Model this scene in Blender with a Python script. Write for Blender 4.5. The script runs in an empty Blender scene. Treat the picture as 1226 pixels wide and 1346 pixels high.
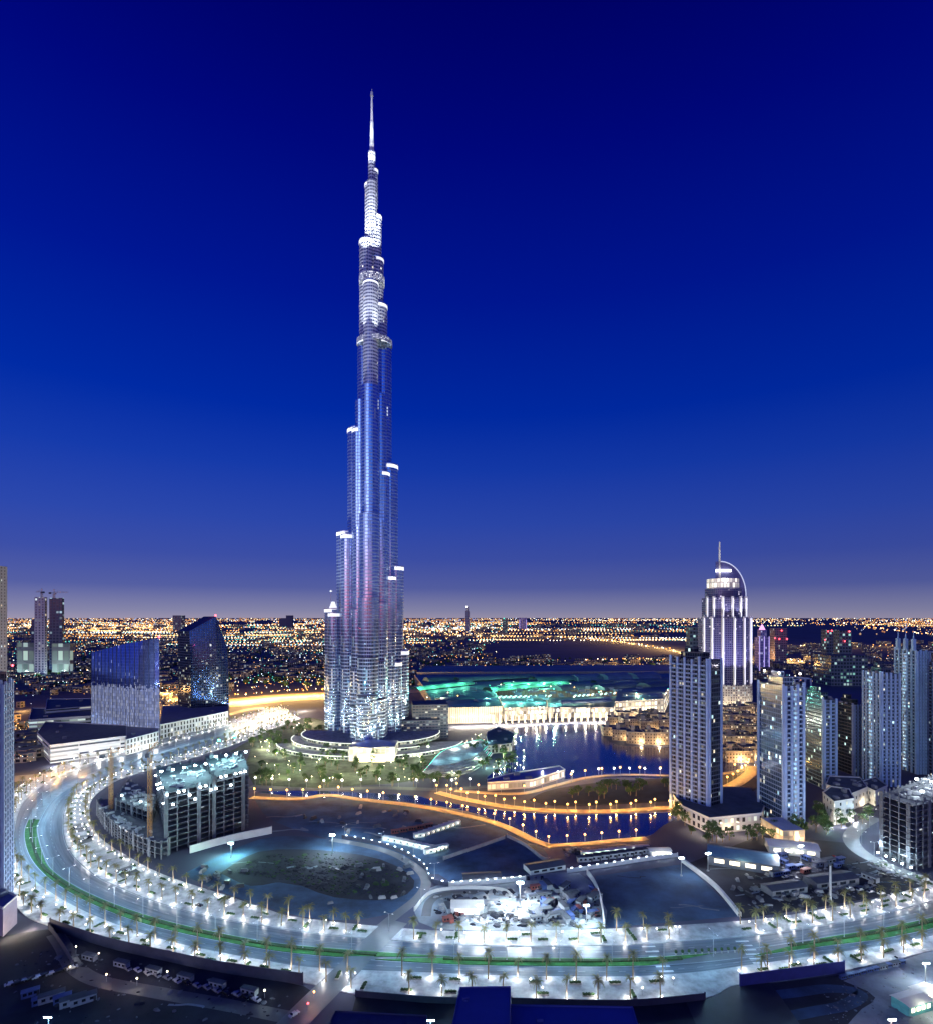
import bpy, math, random
from mathutils import Vector, noise as mnoise
from mathutils.geometry import tessellate_polygon

# ------------------------------------------------------------------ camera, sky, exposure
scene = bpy.context.scene
COL = scene.collection
F, H, U0, V0 = 760.0, 157.0, 613.0, 812.0        # focal length in photo pixels, eye height, horizon
cam_data = bpy.data.cameras.new("camera")
cam = bpy.data.objects.new("camera", cam_data)
COL.objects.link(cam)
cam.location = (0, 0, H)
cam.rotation_euler = (math.radians(90), 0, 0)
cam_data.sensor_fit = 'HORIZONTAL'
cam_data.sensor_width = 36.0
cam_data.lens = 36.0 * F / 1226.0
cam_data.shift_y = (V0 - 673.0) / 1226.0
cam_data.clip_start = 1.0
cam_data.clip_end = 400000.0
scene.camera = cam

world = bpy.data.worlds.new("World")
scene.world = world
world.use_nodes = True
wn, wl = world.node_tree.nodes, world.node_tree.links
bgn = wn["Background"]
geo = wn.new("ShaderNodeTexCoord")
sep = wn.new("ShaderNodeSeparateXYZ")
wl.new(geo.outputs["Generated"], sep.inputs[0])


def ramp(stops):
    n = wn.new("ShaderNodeValToRGB")
    el = n.color_ramp.elements
    while len(el) < len(stops):
        el.new(0.5)
    for e, (p, c) in zip(el, stops):
        e.position = p
        e.color = (*c, 1)
    n.color_ramp.interpolation = 'EASE' if False else 'LINEAR'
    wl.new(sep.outputs["Z"], n.inputs[0])
    return n


# dusk sky: deep blue overhead, a dim grey-violet band over the city, an afterglow in the west (behind the camera)
east = ramp([(0.0, (.30, .27, .39)), (.012, (.22, .22, .37)), (.05, (.085, .108, .34)), (.10, (.043, .074, .36)), (.16, (.023, .060, .385)),
             (.245, (.007, .040, .38)), (.33, (0, .022, .35)), (.48, (0, .008, .275)), (.63, (0, .0022, .195)), (.73, (0, .0006, .13)), (.85, (0, .004, .16)), (1, (0, .006, .17))])
west = ramp([(0.0, (.22, .06, .14)), (.015, (.80, .20, .26)), (.05, (.85, .27, .36)), (.10, (.62, .36, .62)), (.15, (.34, .46, 1.0)), (.23, (.10, .34, 1.05)),
             (.36, (.02, .14, .85)), (.5, (0, .05, .55)), (1, (0, .006, .17))])
mr = wn.new("ShaderNodeMapRange")
mr.interpolation_type = 'SMOOTHSTEP'
mr.inputs[1].default_value, mr.inputs[2].default_value = -0.55, -0.95
wl.new(sep.outputs["Y"], mr.inputs[0])
mx = wn.new("ShaderNodeMix")
mx.data_type = 'RGBA'
wl.new(mr.outputs[0], mx.inputs["Factor"])
wl.new(east.outputs[0], mx.inputs["A"])
wl.new(west.outputs[0], mx.inputs["B"])


def wmath(op, a, b=None, c=None):
    q = wn.new("ShaderNodeMath")
    q.operation = op
    for i, k in enumerate((a, b, c)):
        if k is None:
            continue
        if isinstance(k, (int, float)):
            q.inputs[i].default_value = k
        else:
            wl.new(k, q.inputs[i])
    return q.outputs[0]


# the sun went down to the west-south-west: a tall pale lobe of afterglow there, and a lighter sky on that side
hyp = wmath('SQRT', wmath('ADD', wmath('MULTIPLY', sep.outputs["X"], sep.outputs["X"]), wmath('MULTIPLY', sep.outputs["Y"], sep.outputs["Y"])))
dot = wmath('DIVIDE', wmath('ADD', wmath('MULTIPLY', sep.outputs["X"], -.50), wmath('MULTIPLY', sep.outputs["Y"], -.866)), wmath('ADD', hyp, 1e-4))
lobe = wmath('POWER', wmath('MAXIMUM', dot, 0.0), 22.0)
lobec = ramp([(0.0, (.3, .12, .2)), (.03, (1.3, .5, .55)), (.08, (1.4, .8, .9)), (.16, (1.5, 1.55, 1.8)), (.30, (.9, 1.1, 1.5)), (.45, (.2, .3, .7)), (.6, (0, 0, 0))])
ml = wn.new("ShaderNodeMix")
ml.data_type = 'RGBA'
ml.blend_type = 'ADD'
wl.new(lobe, ml.inputs["Factor"])
wl.new(mx.outputs["Result"], ml.inputs["A"])
wl.new(lobec.outputs[0], ml.inputs["B"])
bal = wn.new("ShaderNodeMapRange")
bal.inputs[1].default_value, bal.inputs[2].default_value = -.6, .6
bal.inputs[3].default_value, bal.inputs[4].default_value = 1.08, .92
wl.new(sep.outputs["X"], bal.inputs[0])
mb_ = wn.new("ShaderNodeVectorMath")
mb_.operation = 'SCALE'
wl.new(ml.outputs["Result"], mb_.inputs[0])
wl.new(bal.outputs[0], mb_.inputs["Scale"])
wl.new(mb_.outputs[0], bgn.inputs["Color"])
bgn.inputs["Strength"].default_value = 1.0

scene.view_settings.view_transform = 'Standard'
scene.view_settings.look = 'None'
scene.view_settings.exposure = 0.0
scene.view_settings.gamma = 1.0
cy = scene.cycles
cy.use_denoising = True
cy.max_bounces = 5
cy.diffuse_bounces = 2
cy.glossy_bounces = 3
cy.transmission_bounces = 2
cy.sample_clamp_indirect = 2.0
cy.sample_clamp_direct = 0.0
cy.caustics_reflective = False
cy.caustics_refractive = False
cy.use_light_tree = True

R = random.Random(11)
PI = math.pi


# ------------------------------------------------------------------ helpers
def G(u, v, z=0.0):
    """ground point (height z) seen at a photo pixel"""
    y = F * (H - z) / (v - V0)
    return ((u - U0) * y / F, y)


def ZV(v, y):
    return H - (v - V0) * y / F


def XU(u, y):
    return (u - U0) * y / F


class MB:
    def __init__(self):
        self.v, self.f, self.m, self.uv = [], [], [], []

    def face(self, pts, mi=0, uv=None):
        n = len(self.v)
        self.v.extend([tuple(p) for p in pts])
        self.f.append(tuple(range(n, n + len(pts))))
        self.m.append(mi)
        self.uv.extend(uv if uv else [(p[0], p[1]) for p in pts])

    def loft(self, bot, top, mi=0, mtop=None, mbot=None, mis=None):
        """walls between two rings of 3D points, with caps"""
        n, acc = len(bot), 0.0
        for i in range(n):
            a, b, c, d = bot[i], bot[(i + 1) % n], top[(i + 1) % n], top[i]
            L = math.hypot(b[0] - a[0], b[1] - a[1])
            k = mis[i] if mis else mi
            self.face([a, b, c, d], k, [(acc, a[2]), (acc + L, b[2]), (acc + L, c[2]), (acc, d[2])])
            acc += L
        mtop = mi if mtop is None else mtop
        if mtop >= 0:
            self.cap(top, mtop)
        if mbot is not None:
            self.cap(list(reversed(bot)), mbot)

    def cap(self, ring, mi):
        for t in tessellate_polygon([[Vector(p) for p in ring]]):
            p = [ring[i] for i in t]
            nz = (p[1][0] - p[0][0]) * (p[2][1] - p[0][1]) - (p[1][1] - p[0][1]) * (p[2][0] - p[0][0])
            self.face(p if nz > 0 else p[::-1], mi)

    def prism(self, poly, z0, z1, mi=0, mtop=None, mbot=None, mis=None):
        if area(poly) < 0:
            poly = poly[::-1]
        self.loft([(x, y, z0) for x, y in poly], [(x, y, z1) for x, y in poly], mi, mtop, mbot, mis)

    def box(self, cx, cy_, z0, sx, sy, h, rot=0.0, mi=0, mtop=None, mbot=None):
        self.prism(rect(cx, cy_, sx, sy, rot), z0, z0 + h, mi, mtop, mbot)

    def cyl(self, cx, cy_, z0, r, h, n=12, mi=0, mtop=None, r1=None, mbot=None):
        r1 = r if r1 is None else r1
        bot = [(cx + r * math.cos(2 * PI * i / n), cy_ + r * math.sin(2 * PI * i / n), z0) for i in range(n)]
        top = [(cx + r1 * math.cos(2 * PI * i / n), cy_ + r1 * math.sin(2 * PI * i / n), z0 + h) for i in range(n)]
        self.loft(bot, top, mi, mtop, mbot)

    def bar(self, p, q, r, n=5, mi=0, r1=None):
        p, q = Vector(p), Vector(q)
        d = (q - p).normalized()
        a = d.orthogonal().normalized()
        b = d.cross(a)
        r1 = r if r1 is None else r1
        A = [p + (a * math.cos(2 * PI * i / n) + b * math.sin(2 * PI * i / n)) * r for i in range(n)]
        B = [q + (a * math.cos(2 * PI * i / n) + b * math.sin(2 * PI * i / n)) * r1 for i in range(n)]
        for i in range(n):
            self.face([A[i], A[(i + 1) % n], B[(i + 1) % n], B[i]], mi)
        self.face(A[::-1], mi)
        self.face(B, mi)

    def octa(self, c, r, mi=0):
        x, y, z = c
        t = [(x + r, y, z), (x, y + r, z), (x - r, y, z), (x, y - r, z)]
        u, d = (x, y, z + r), (x, y, z - r)
        for i in range(4):
            self.face([t[i], t[(i + 1) % 4], u], mi)
            self.face([t[(i + 1) % 4], t[i], d], mi)

    def ball(self, c, r, n=8, k=5, mi=0, sz=1.0):
        def P(i, j):
            a, b = 2 * PI * i / n, -PI / 2 + PI * j / k
            return (c[0] + r * math.cos(b) * math.cos(a), c[1] + r * math.cos(b) * math.sin(a), c[2] + r * sz * math.sin(b))
        for j in range(k):
            for i in range(n):
                if j == 0:
                    self.face([P(i, 0), P(i + 1, 1), P(i, 1)], mi)
                elif j == k - 1:
                    self.face([P(i, j), P(i + 1, j), P(i, k)], mi)
                else:
                    self.face([P(i, j), P(i + 1, j), P(i + 1, j + 1), P(i, j + 1)], mi)

    def build(self, name, mats, parent=None, loc=(0, 0, 0), smooth=False):
        me = bpy.data.meshes.new(name)
        lx, ly, lz = loc
        me.from_pydata([(x - lx, y - ly, z - lz) for x, y, z in self.v], [], self.f)
        for m in (mats if isinstance(mats, (list, tuple)) else [mats]):
            me.materials.append(m)
        me.polygons.foreach_set("material_index", self.m)
        ul = me.uv_layers.new(name="UVMap")
        flat = [c for p in self.uv for c in p]
        ul.data.foreach_set("uv", flat)
        if smooth:
            me.polygons.foreach_set("use_smooth", [True] * len(self.f))
        me.update()
        o = bpy.data.objects.new(name, me)
        COL.objects.link(o)
        if parent:
            o.parent = parent
        else:
            o.location = loc
        return o


def area(p):
    return .5 * sum(p[i][0] * p[(i + 1) % len(p)][1] - p[(i + 1) % len(p)][0] * p[i][1] for i in range(len(p)))


def rect(cx, cy_, sx, sy, rot=0.0):
    c, s = math.cos(rot), math.sin(rot)
    return [(cx + x * c - y * s, cy_ + x * s + y * c) for x, y in ((-sx / 2, -sy / 2), (sx / 2, -sy / 2), (sx / 2, sy / 2), (-sx / 2, sy / 2))]


def tag(o, label, cat, group=None, kind=None):
    if label:
        o["label"] = label
    if cat:
        o["category"] = cat
    if group:
        o["group"] = group
    if kind:
        o["kind"] = kind
    return o


def thing(name, label, cat, loc=(0, 0, 0), rot=0.0, group=None):
    o = bpy.data.objects.new(name, None)
    o.empty_display_size = 1
    COL.objects.link(o)
    o.location = loc
    o.rotation_euler = (0, 0, rot)
    return tag(o, label, cat, group)


def dup(o, loc=None, rot=None, parent=None, scale=None):
    c = o.copy()
    COL.objects.link(c)
    c.parent = parent
    if loc is not None:
        c.location = loc
    if rot is not None:
        c.rotation_euler = (0, 0, rot)
    if scale is not None:
        c.scale = (scale, scale, scale)
    for ch in KIDS(o):
        dup(ch, parent=c)
    return c


def KIDS(o):
    return list(o.children)


_ld = {}


def light(loc, power, color=(1, .93, .82), radius=.4, parent=None, kind='POINT', key=None):
    k = (round(power), color, radius, kind, key)
    d = _ld.get(k)
    if d is None:
        d = bpy.data.lights.new("lamp_light", kind)
        d.energy = power
        d.color = color
        d.shadow_soft_size = radius
        _ld[k] = d
    o = bpy.data.objects.new("lamp_light", d)
    COL.objects.link(o)
    o.location = loc
    o.parent = parent
    return o


def spot(loc, target, power, color=(1, 1, 1), angle=30, radius=1.0, blend=.6, parent=None):
    d = bpy.data.lights.new("flood_light", 'SPOT')
    d.energy, d.color, d.shadow_soft_size = power, color, radius
    d.spot_size, d.spot_blend = math.radians(angle), blend
    o = bpy.data.objects.new("flood_light", d)
    COL.objects.link(o)
    o.location = loc
    o.rotation_euler = (Vector(target) - Vector(loc)).to_track_quat('-Z', 'Y').to_euler()
    if parent:
        o.parent = parent
        o.location = Vector(loc) - parent.location
    return o


def smooth_px(pts, n=6):
    """Catmull-Rom through photo pixels"""
    out = []
    for i in range(len(pts) - 1):
        p0, p1, p2, p3 = pts[max(i - 1, 0)], pts[i], pts[i + 1], pts[min(i + 2, len(pts) - 1)]
        for k in range(n):
            t = k / n
            out.append(tuple(.5 * (2 * p1[j] + (p2[j] - p0[j]) * t + (2 * p0[j] - 5 * p1[j] + 4 * p2[j] - p3[j]) * t * t
                                   + (3 * p1[j] - p0[j] - 3 * p2[j] + p3[j]) * t ** 3) for j in (0, 1)))
    out.append(tuple(pts[-1]))
    return out


def curve(pts, n=6):
    return [G(u, v) for u, v in smooth_px(pts, n)]


def polyG(pts, n=0):
    if n:
        return [G(u, v) for u, v in smooth_px(list(pts) + [pts[0]], n)[:-1]]
    return [G(u, v) for u, v in pts]


def resample(c, step, start=0.0, off=0.0):
    """points (x, y, heading) every step metres along a ground curve, shifted off metres to its left"""
    out, need = [], start
    for a, b in zip(c, c[1:]):
        L = math.hypot(b[0] - a[0], b[1] - a[1])
        if L < 1e-6:
            continue
        h = math.atan2(b[1] - a[1], b[0] - a[0])
        while need <= L:
            t = need / L
            out.append((a[0] + (b[0] - a[0]) * t - off * math.sin(h), a[1] + (b[1] - a[1]) * t + off * math.cos(h), h))
            need += step
        need -= L
    return out


def ribbon(c, w, z):
    """strip of width w round a ground curve"""
    L, Rr = [], []
    for i, p in enumerate(c):
        a, b = c[max(i - 1, 0)], c[min(i + 1, len(c) - 1)]
        h = math.atan2(b[1] - a[1], b[0] - a[0])
        L.append((p[0] - w / 2 * math.sin(h), p[1] + w / 2 * math.cos(h), z))
        Rr.append((p[0] + w / 2 * math.sin(h), p[1] - w / 2 * math.cos(h), z))
    return L, Rr


def add_ribbon(mb, c, w, z, mi=0, h=None):
    L, Rr = ribbon(c, w, z)
    for i in range(len(L) - 1):
        mb.face([Rr[i], Rr[i + 1], L[i + 1], L[i]], mi)
        if h:
            dn = lambda p: (p[0], p[1], z - h)
            mb.face([dn(Rr[i]), dn(Rr[i + 1]), Rr[i + 1], Rr[i]], mi)
            mb.face([L[i], L[i + 1], dn(L[i + 1]), dn(L[i])], mi)


def px_of(x, y, z=0.0):
    return (U0 + x * F / y, V0 + (H - z) * F / y)


def sheet(name, poly, z, m, label=None, h=None):
    mb = MB()
    if h:
        mb.prism(poly, z - h, z, 0, 0)
    else:
        mb.cap([(x, y, z) for x, y in poly], 0)
    return tag(mb.build(name, m), label, None, None, 'structure')


# ------------------------------------------------------------------ materials
def new_mat(name):
    m = bpy.data.materials.new(name)
    m.use_nodes = True
    return m, m.node_tree.nodes, m.node_tree.links, m.node_tree.nodes["Principled BSDF"]


def plain(name, col, rough=.7, metal=0.0, var=.25, scale=.3, bump=0.0, spec=.5):
    m, n, l, b = new_mat(name)
    b.inputs["Roughness"].default_value = rough
    b.inputs["Metallic"].default_value = metal
    b.inputs["Specular IOR Level"].default_value = spec
    tc = n.new("ShaderNodeTexCoord")
    nz = n.new("ShaderNodeTexNoise")
    nz.inputs["Scale"].default_value = scale
    nz.inputs["Detail"].default_value = 5
    nz.inputs["Roughness"].default_value = .65
    l.new(tc.outputs["Object"], nz.inputs["Vector"])
    r = n.new("ShaderNodeValToRGB")
    r.color_ramp.elements[0].position, r.color_ramp.elements[1].position = .3, .7
    r.color_ramp.elements[0].color = (*[c * (1 - var) for c in col], 1)
    r.color_ramp.elements[1].color = (*[min(1, c * (1 + var)) for c in col], 1)
    l.new(nz.outputs[0], r.inputs[0])
    l.new(r.outputs[0], b.inputs["Base Color"])
    if bump:
        bp = n.new("ShaderNodeBump")
        bp.inputs["Strength"].default_value = bump
        l.new(nz.outputs[0], bp.inputs["Height"])
        l.new(bp.outputs[0], b.inputs["Normal"])
    return m


def glow(name, col, strength, sample=False):
    m, n, l, b = new_mat(name)
    b.inputs["Base Color"].default_value = (*[.8 * c for c in col], 1)
    b.inputs["Emission Color"].default_value = (*col, 1)
    b.inputs["Emission Strength"].default_value = strength
    if not sample:
        m.cycles.emission_sampling = 'NONE'
    return m


def facade(name, wall=(.3, .3, .32), glass=(.02, .03, .05), bay=3.2, floor=3.4, wu=.62, wv=.62, lit=.12, c1=(1, .8, .5), c2=(.7, .95, 1),
           power=1.6, wmetal=0.0, wrough=.7, gmetal=0.0, grough=.12, seed=0.0, low=None, fin=0.0, jag=0.0, vgroup=1, even=0.0):
    """wall with a grid of window panes; the grid runs in metres along the wall (u) and up it (v); some rooms are lit"""
    m, n, l, b = new_mat(name)

    def M(op, a, c=None, d=None):
        q = n.new("ShaderNodeMath")
        q.operation = op
        for i, s in enumerate((a, c, d)):
            if s is None:
                continue
            if isinstance(s, (int, float)):
                q.inputs[i].default_value = s
            else:
                l.new(s, q.inputs[i])
        return q.outputs[0]
    uv = n.new("ShaderNodeUVMap")
    uv.uv_map = "UVMap"
    sp = n.new("ShaderNodeSeparateXYZ")
    l.new(uv.outputs[0], sp.inputs[0])
    us, vs = M('DIVIDE', sp.outputs[0], bay), M('DIVIDE', sp.outputs[1], floor)
    fu, fv = M('FRACT', us), M('FRACT', vs)
    iu, iv = M('FLOOR', us), M('FLOOR', vs)
    wm = M('MULTIPLY', M('LESS_THAN', M('ABSOLUTE', M('SUBTRACT', fu, .5)), wu / 2), M('LESS_THAN', M('ABSOLUTE', M('SUBTRACT', fv, .5)), wv / 2))
    cb = n.new("ShaderNodeCombineXYZ")
    l.new(iu, cb.inputs[0])
    l.new(M('FLOOR', M('DIVIDE', M('ADD', iv, M('MULTIPLY', M('MODULO', iu, 3), 1.0)), vgroup)) if vgroup > 1 else iv, cb.inputs[1])
    cb.inputs[2].default_value = seed
    wnz = n.new("ShaderNodeTexWhiteNoise")
    wnz.noise_dimensions = '3D'
    l.new(cb.outputs[0], wnz.inputs["Vector"])
    sc = n.new("ShaderNodeSeparateColor")
    l.new(wnz.outputs["Color"], sc.inputs[0])
    if low:      # share of lit rooms falls with height: (full until, none above)
        k = n.new("ShaderNodeMapRange")
        k.inputs[1].default_value, k.inputs[2].default_value = low[0], low[1]
        k.inputs[3].default_value, k.inputs[4].default_value = lit, low[2]
        l.new(sp.outputs[1], k.inputs[0])
        on = M('LESS_THAN', sc.outputs[0], k.outputs[0])
    else:
        on = M('LESS_THAN', sc.outputs[0], lit)
    e = M('MULTIPLY', M('MULTIPLY', wm, on), M('MULTIPLY', M('MULTIPLY_ADD', M('POWER', sc.outputs[1], 1.6), 1 - even, even), power))
    mc = n.new("ShaderNodeMix")
    mc.data_type = 'RGBA'
    l.new(sc.outputs[2], mc.inputs["Factor"])
    mc.inputs["A"].default_value, mc.inputs["B"].default_value = (*c1, 1), (*c2, 1)
    l.new(mc.outputs["Result"], b.inputs["Emission Color"])
    l.new(e, b.inputs["Emission Strength"])
    nz = n.new("ShaderNodeTexNoise")
    nz.inputs["Scale"].default_value = .12
    nz.inputs["Detail"].default_value = 6
    l.new(sp.outputs[0], nz.inputs["Vector"]) if False else None
    tc = n.new("ShaderNodeTexCoord")
    l.new(tc.outputs["Object"], nz.inputs["Vector"])
    wv_ = n.new("ShaderNodeMix")
    wv_.data_type = 'RGBA'
    l.new(nz.outputs[0], wv_.inputs["Factor"])
    wv_.inputs["A"].default_value = (*[c * .75 for c in wall], 1)
    wv_.inputs["B"].default_value = (*[min(1, c * 1.2) for c in wall], 1)
    gv = n.new("ShaderNodeMix")
    gv.data_type = 'RGBA'
    l.new(sc.outputs[1], gv.inputs["Factor"])
    gv.inputs["A"].default_value = (*[c * .7 for c in glass], 1)
    gv.inputs["B"].default_value = (*[min(1, c * 1.3) for c in glass], 1)
    bc = n.new("ShaderNodeMix")
    bc.data_type = 'RGBA'
    l.new(wm, bc.inputs["Factor"])
    l.new(wv_.outputs["Result"], bc.inputs["A"])
    l.new(gv.outputs["Result"], bc.inputs["B"])
    l.new(bc.outputs["Result"], b.inputs["Base Color"])
    l.new(M('MULTIPLY_ADD', wm, gmetal - wmetal, wmetal), b.inputs["Metallic"])
    l.new(M('ADD', M('MULTIPLY_ADD', wm, grough - wrough, wrough), M('MULTIPLY', sc.outputs[0], .05)), b.inputs["Roughness"])
    if jag:      # panes stand a touch out of true
        bp = n.new("ShaderNodeBump")
        bp.inputs["Strength"].default_value = jag
        bp.inputs["Distance"].default_value = .3
        l.new(M('MULTIPLY', sc.outputs[1], fu), bp.inputs["Height"])
        l.new(bp.outputs[0], b.inputs["Normal"])
    m.cycles.emission_sampling = 'NONE'
    return m


WARM, ORANGE, COOL, TEAL, WHITE = (1, .80, .52), (1, .50, .12), (.72, .88, 1), (.25, 1, .8), (1, .97, .92)
m_desert = plain("desert", (.06, .065, .11), .9, var=.35, scale=.004)
m_asphalt = plain("asphalt", (.075, .078, .085), .55, var=.2, scale=.15)
m_asphalt_w = plain("worn_asphalt", (.11, .115, .125), .5, var=.22, scale=.08)
m_asphalt_d = plain("dark_asphalt", (.022, .025, .036), .6, var=.3, scale=.1)
m_pave = plain("pale_paving", (.32, .33, .34), .7, var=.45, scale=.16)
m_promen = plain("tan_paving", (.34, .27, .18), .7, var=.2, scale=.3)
m_kerb = plain("kerbstone", (.42, .42, .4), .8)
m_paint = plain("road_paint", (.40, .41, .42), .6, var=.1)
m_parkg = plain("park_ground", (.035, .05, .03), .9, var=.75, scale=.12)
m_lawn = plain("lawn", (.04, .15, .03), .9, var=.45, scale=.25)
m_hedge = plain("hedge_leaf", (.018, .05, .012), .9, var=.5, scale=.8)
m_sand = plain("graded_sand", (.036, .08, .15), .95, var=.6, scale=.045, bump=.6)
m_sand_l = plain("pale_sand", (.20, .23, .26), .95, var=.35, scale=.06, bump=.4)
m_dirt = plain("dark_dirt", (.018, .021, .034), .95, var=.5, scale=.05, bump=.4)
m_conc = plain("concrete", (.28, .28, .28), .85, var=.2, scale=.2)
m_conc_d = plain("raw_concrete", (.12, .13, .15), .85, var=.3, scale=.25)
m_white = plain("white_render", (.62, .61, .58), .7, var=.1, scale=.1)
m_cream = plain("cream_render", (.48, .40, .29), .75, var=.15, scale=.1)
m_roof = plain("roof_felt", (.07, .08, .10), .8, var=.3, scale=.15)
m_roofblue = plain("blue_roof_sheet", (.05, .07, .30), .45, var=.12, scale=.1)
m_steel = plain("brushed_steel", (.62, .66, .72), .3, 1.0, var=.1)
m_steel_d = plain("dark_steel", (.06, .065, .075), .45, .6)
m_crane = plain("crane_paint", (.55, .28, .08), .5, var=.2)
m_trunk = plain("palm_bark", (.22, .16, .10), .9, var=.3, scale=2)
m_frond = plain("palm_frond", (.17, .15, .05), .7, var=.4, scale=1.2)
m_leafA = plain("tree_leaf", (.05, .10, .025), .8, var=.5, scale=.7)
m_pole = plain("lamp_pole", (.30, .31, .33), .4, .5)
m_hoard = plain("hoarding_board", (.045, .05, .085), .6, var=.2)
m_hoard_b = plain("blue_hoarding_board", (.03, .04, .20), .5, var=.15)
m_hoard_w = plain("white_hoarding_board", (.6, .6, .6), .6, var=.1)
m_black = plain("tyre_rubber", (.015, .015, .015), .8)
m_glassd = plain("tinted_glass", (.015, .02, .03), .08)
m_cabin = plain("cabin_panel", (.5, .52, .52), .6, var=.15)

g_white = glow("white_lamp", WHITE, 7)
g_warm = glow("warm_lamp", (1, .82, .55), 5)
g_orange = glow("orange_lamp", (1, .50, .13), 6)
g_cool = glow("cool_lamp", (.8, .93, 1), 40)
g_red = glow("red_beacon", (1, .06, .08), 10)
g_floodwash = glow("floodwash_glow", (.86, .86, 1), 1.3)  # floodlight on the hotel piers, put in as emission
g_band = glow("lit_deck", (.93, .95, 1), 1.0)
g_teal = glow("teal_lamp", (.1, .9, .7), 1.6)
g_shop = glow("shop_light", (1, .86, .6), 2.2)

# ------------------------------------------------------------------ ground, roads, water
mb = MB()
mb.cap([(-120000, -3000, 0), (120000, -3000, 0), (120000, 220000, 0), (-120000, 220000, 0)], 0)
tag(mb.build("ground", m_desert), None, None, None, 'structure')

pI2 = [(395, 945), (355, 960), (300, 982), (215, 1008), (165, 1022), (140, 1035), (122, 1050), (118, 1070), (130, 1100), (171, 1128), (219, 1152),
       (298, 1178), (340, 1192), (400, 1208), (571, 1224), (700, 1224), (820, 1221), (991, 1210), (1080, 1196), (1148, 1183), (1226, 1162), (1330, 1132)]
pI1 = [(388, 941), (348, 955), (300, 973), (215, 1000), (160, 1014), (125, 1029), (103, 1042), (92, 1052), (84, 1073), (86, 1104), (99, 1128), (127, 1152),
       (154, 1165.5), (205.5, 1186), (274, 1205), (342, 1217), (420, 1228), (571, 1241), (674, 1244.5), (820, 1243), (909, 1237), (991, 1230), (1080, 1217),
       (1148, 1205), (1226, 1184.5), (1330, 1155)]
pM2 = [(381, 937), (342, 950), (290, 968), (205, 993), (140, 1013), (100, 1032), (75, 1047), (62, 1060), (52, 1078), (48, 1092), (55, 1121), (68, 1145),
       (110, 1172), (171, 1197), (240, 1217), (342, 1237.6), (420, 1246.5), (571, 1257), (681, 1260), (820, 1260.6), (909, 1256), (991, 1248), (1080, 1234),
       (1148, 1223), (1226, 1207), (1330, 1180)]
pM1 = [(379, 936), (340, 949), (287, 966.5), (202, 991.5), (136, 1011), (93, 1030), (66, 1044), (50, 1059), (38, 1078), (32.5, 1097), (37.7, 1121), (51.4, 1142),
       (75, 1162), (113, 1184.5), (171, 1208.5), (240, 1227), (342, 1247), (420, 1256.5), (571, 1267), (681, 1270), (820, 1270.6), (909, 1266), (991, 1257),
       (1080, 1244.5), (1148, 1236), (1226, 1220.5), (1330, 1195)]
pO1 = [(374, 933), (335, 944), (280, 960), (195, 984), (120, 1004), (75, 1023), (45, 1040), (28, 1058), (20, 1080), (18, 1105), (24, 1135), (42, 1156),
       (72, 1178), (113, 1200), (171, 1223), (240, 1243), (342, 1263), (420, 1274), (571, 1280), (681, 1284), (820, 1285), (909, 1280), (991, 1269),
       (1080, 1256.5), (1148, 1246), (1226, 1231), (1330, 1206)]
pO0 = [(368, 929), (328, 939), (270, 955), (185, 977), (105, 996), (60, 1014), (30, 1030), (12, 1048), (0, 1070), (-10, 1100), (0, 1150), (28, 1200), (67, 1219),
       (137, 1243), (223, 1263), (291, 1277), (401, 1293), (468, 1308), (554, 1316), (667, 1318), (820, 1321), (926, 1313), (974, 1294), (1107, 1277),
       (1226, 1250), (1330, 1222)]
cI2, cI1, cM2, cM1, cO1, cO0 = [curve(p) for p in (pI2, pI1, pM2, pM1, pO1, pO0)]


def between(a, b):
    return a + b[::-1]


def road_mat():
    m, n, l, b = new_mat("streaked_asphalt")
    uv = n.new("ShaderNodeUVMap")
    uv.uv_map = "UVMap"
    mp = n.new("ShaderNodeMapping")
    mp.inputs["Scale"].default_value = (7, .012, 1)
    l.new(uv.outputs[0], mp.inputs[0])
    nz = n.new("ShaderNodeTexNoise")
    nz.inputs["Scale"].default_value = 1.0
    nz.inputs["Detail"].default_value = 5
    nz.inputs["Roughness"].default_value = .7
    l.new(mp.outputs[0], nz.inputs["Vector"])
    r = n.new("ShaderNodeValToRGB")
    r.color_ramp.elements[0].position, r.color_ramp.elements[1].position = .32, .68
    r.color_ramp.elements[0].color = (.015, .024, .042, 1)
    r.color_ramp.elements[1].color = (.125, .15, .18, 1)
    l.new(nz.outputs[0], r.inputs[0])
    l.new(r.outputs[0], b.inputs["Base Color"])
    b.inputs["Roughness"].default_value = .42
    return m


m_road = road_mat()
for ca, cb_ in ((cI1, cM2), (cM1, cO1)):
    mb = MB()
    n_ = min(len(ca), len(cb_))
    acc = 0.0
    for i in range(n_ - 1):
        a0, a1, b0, b1_ = ca[i], ca[i + 1], cb_[i], cb_[i + 1]
        L_ = math.hypot(a1[0] - a0[0], a1[1] - a0[1])
        q = [(a0, 0, acc), (b0, 1, acc), (b1_, 1, acc + L_), (a1, 0, acc + L_)]
        nz_ = (b0[0] - a0[0]) * (a1[1] - a0[1]) - (b0[1] - a0[1]) * (a1[0] - a0[0])
        if nz_ < 0:
            q = q[::-1]
        mb.face([(p[0], p[1], .12) for p, _, _ in q], 0, [(u_, v_) for _, u_, v_ in q])
        acc += L_
    tag(mb.build("boulevard_road", m_road), None, None, None, 'structure')
sheet("road_bed", between(cM2, cM1), .10, m_asphalt_w)
sheet("inner_pavement", between(cI2, cI1), .30, m_pave, h=.3)
sheet("outer_pavement", between(cO1, cO0), .30, m_pave, h=.3)
k0 = 8 * 6
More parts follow.
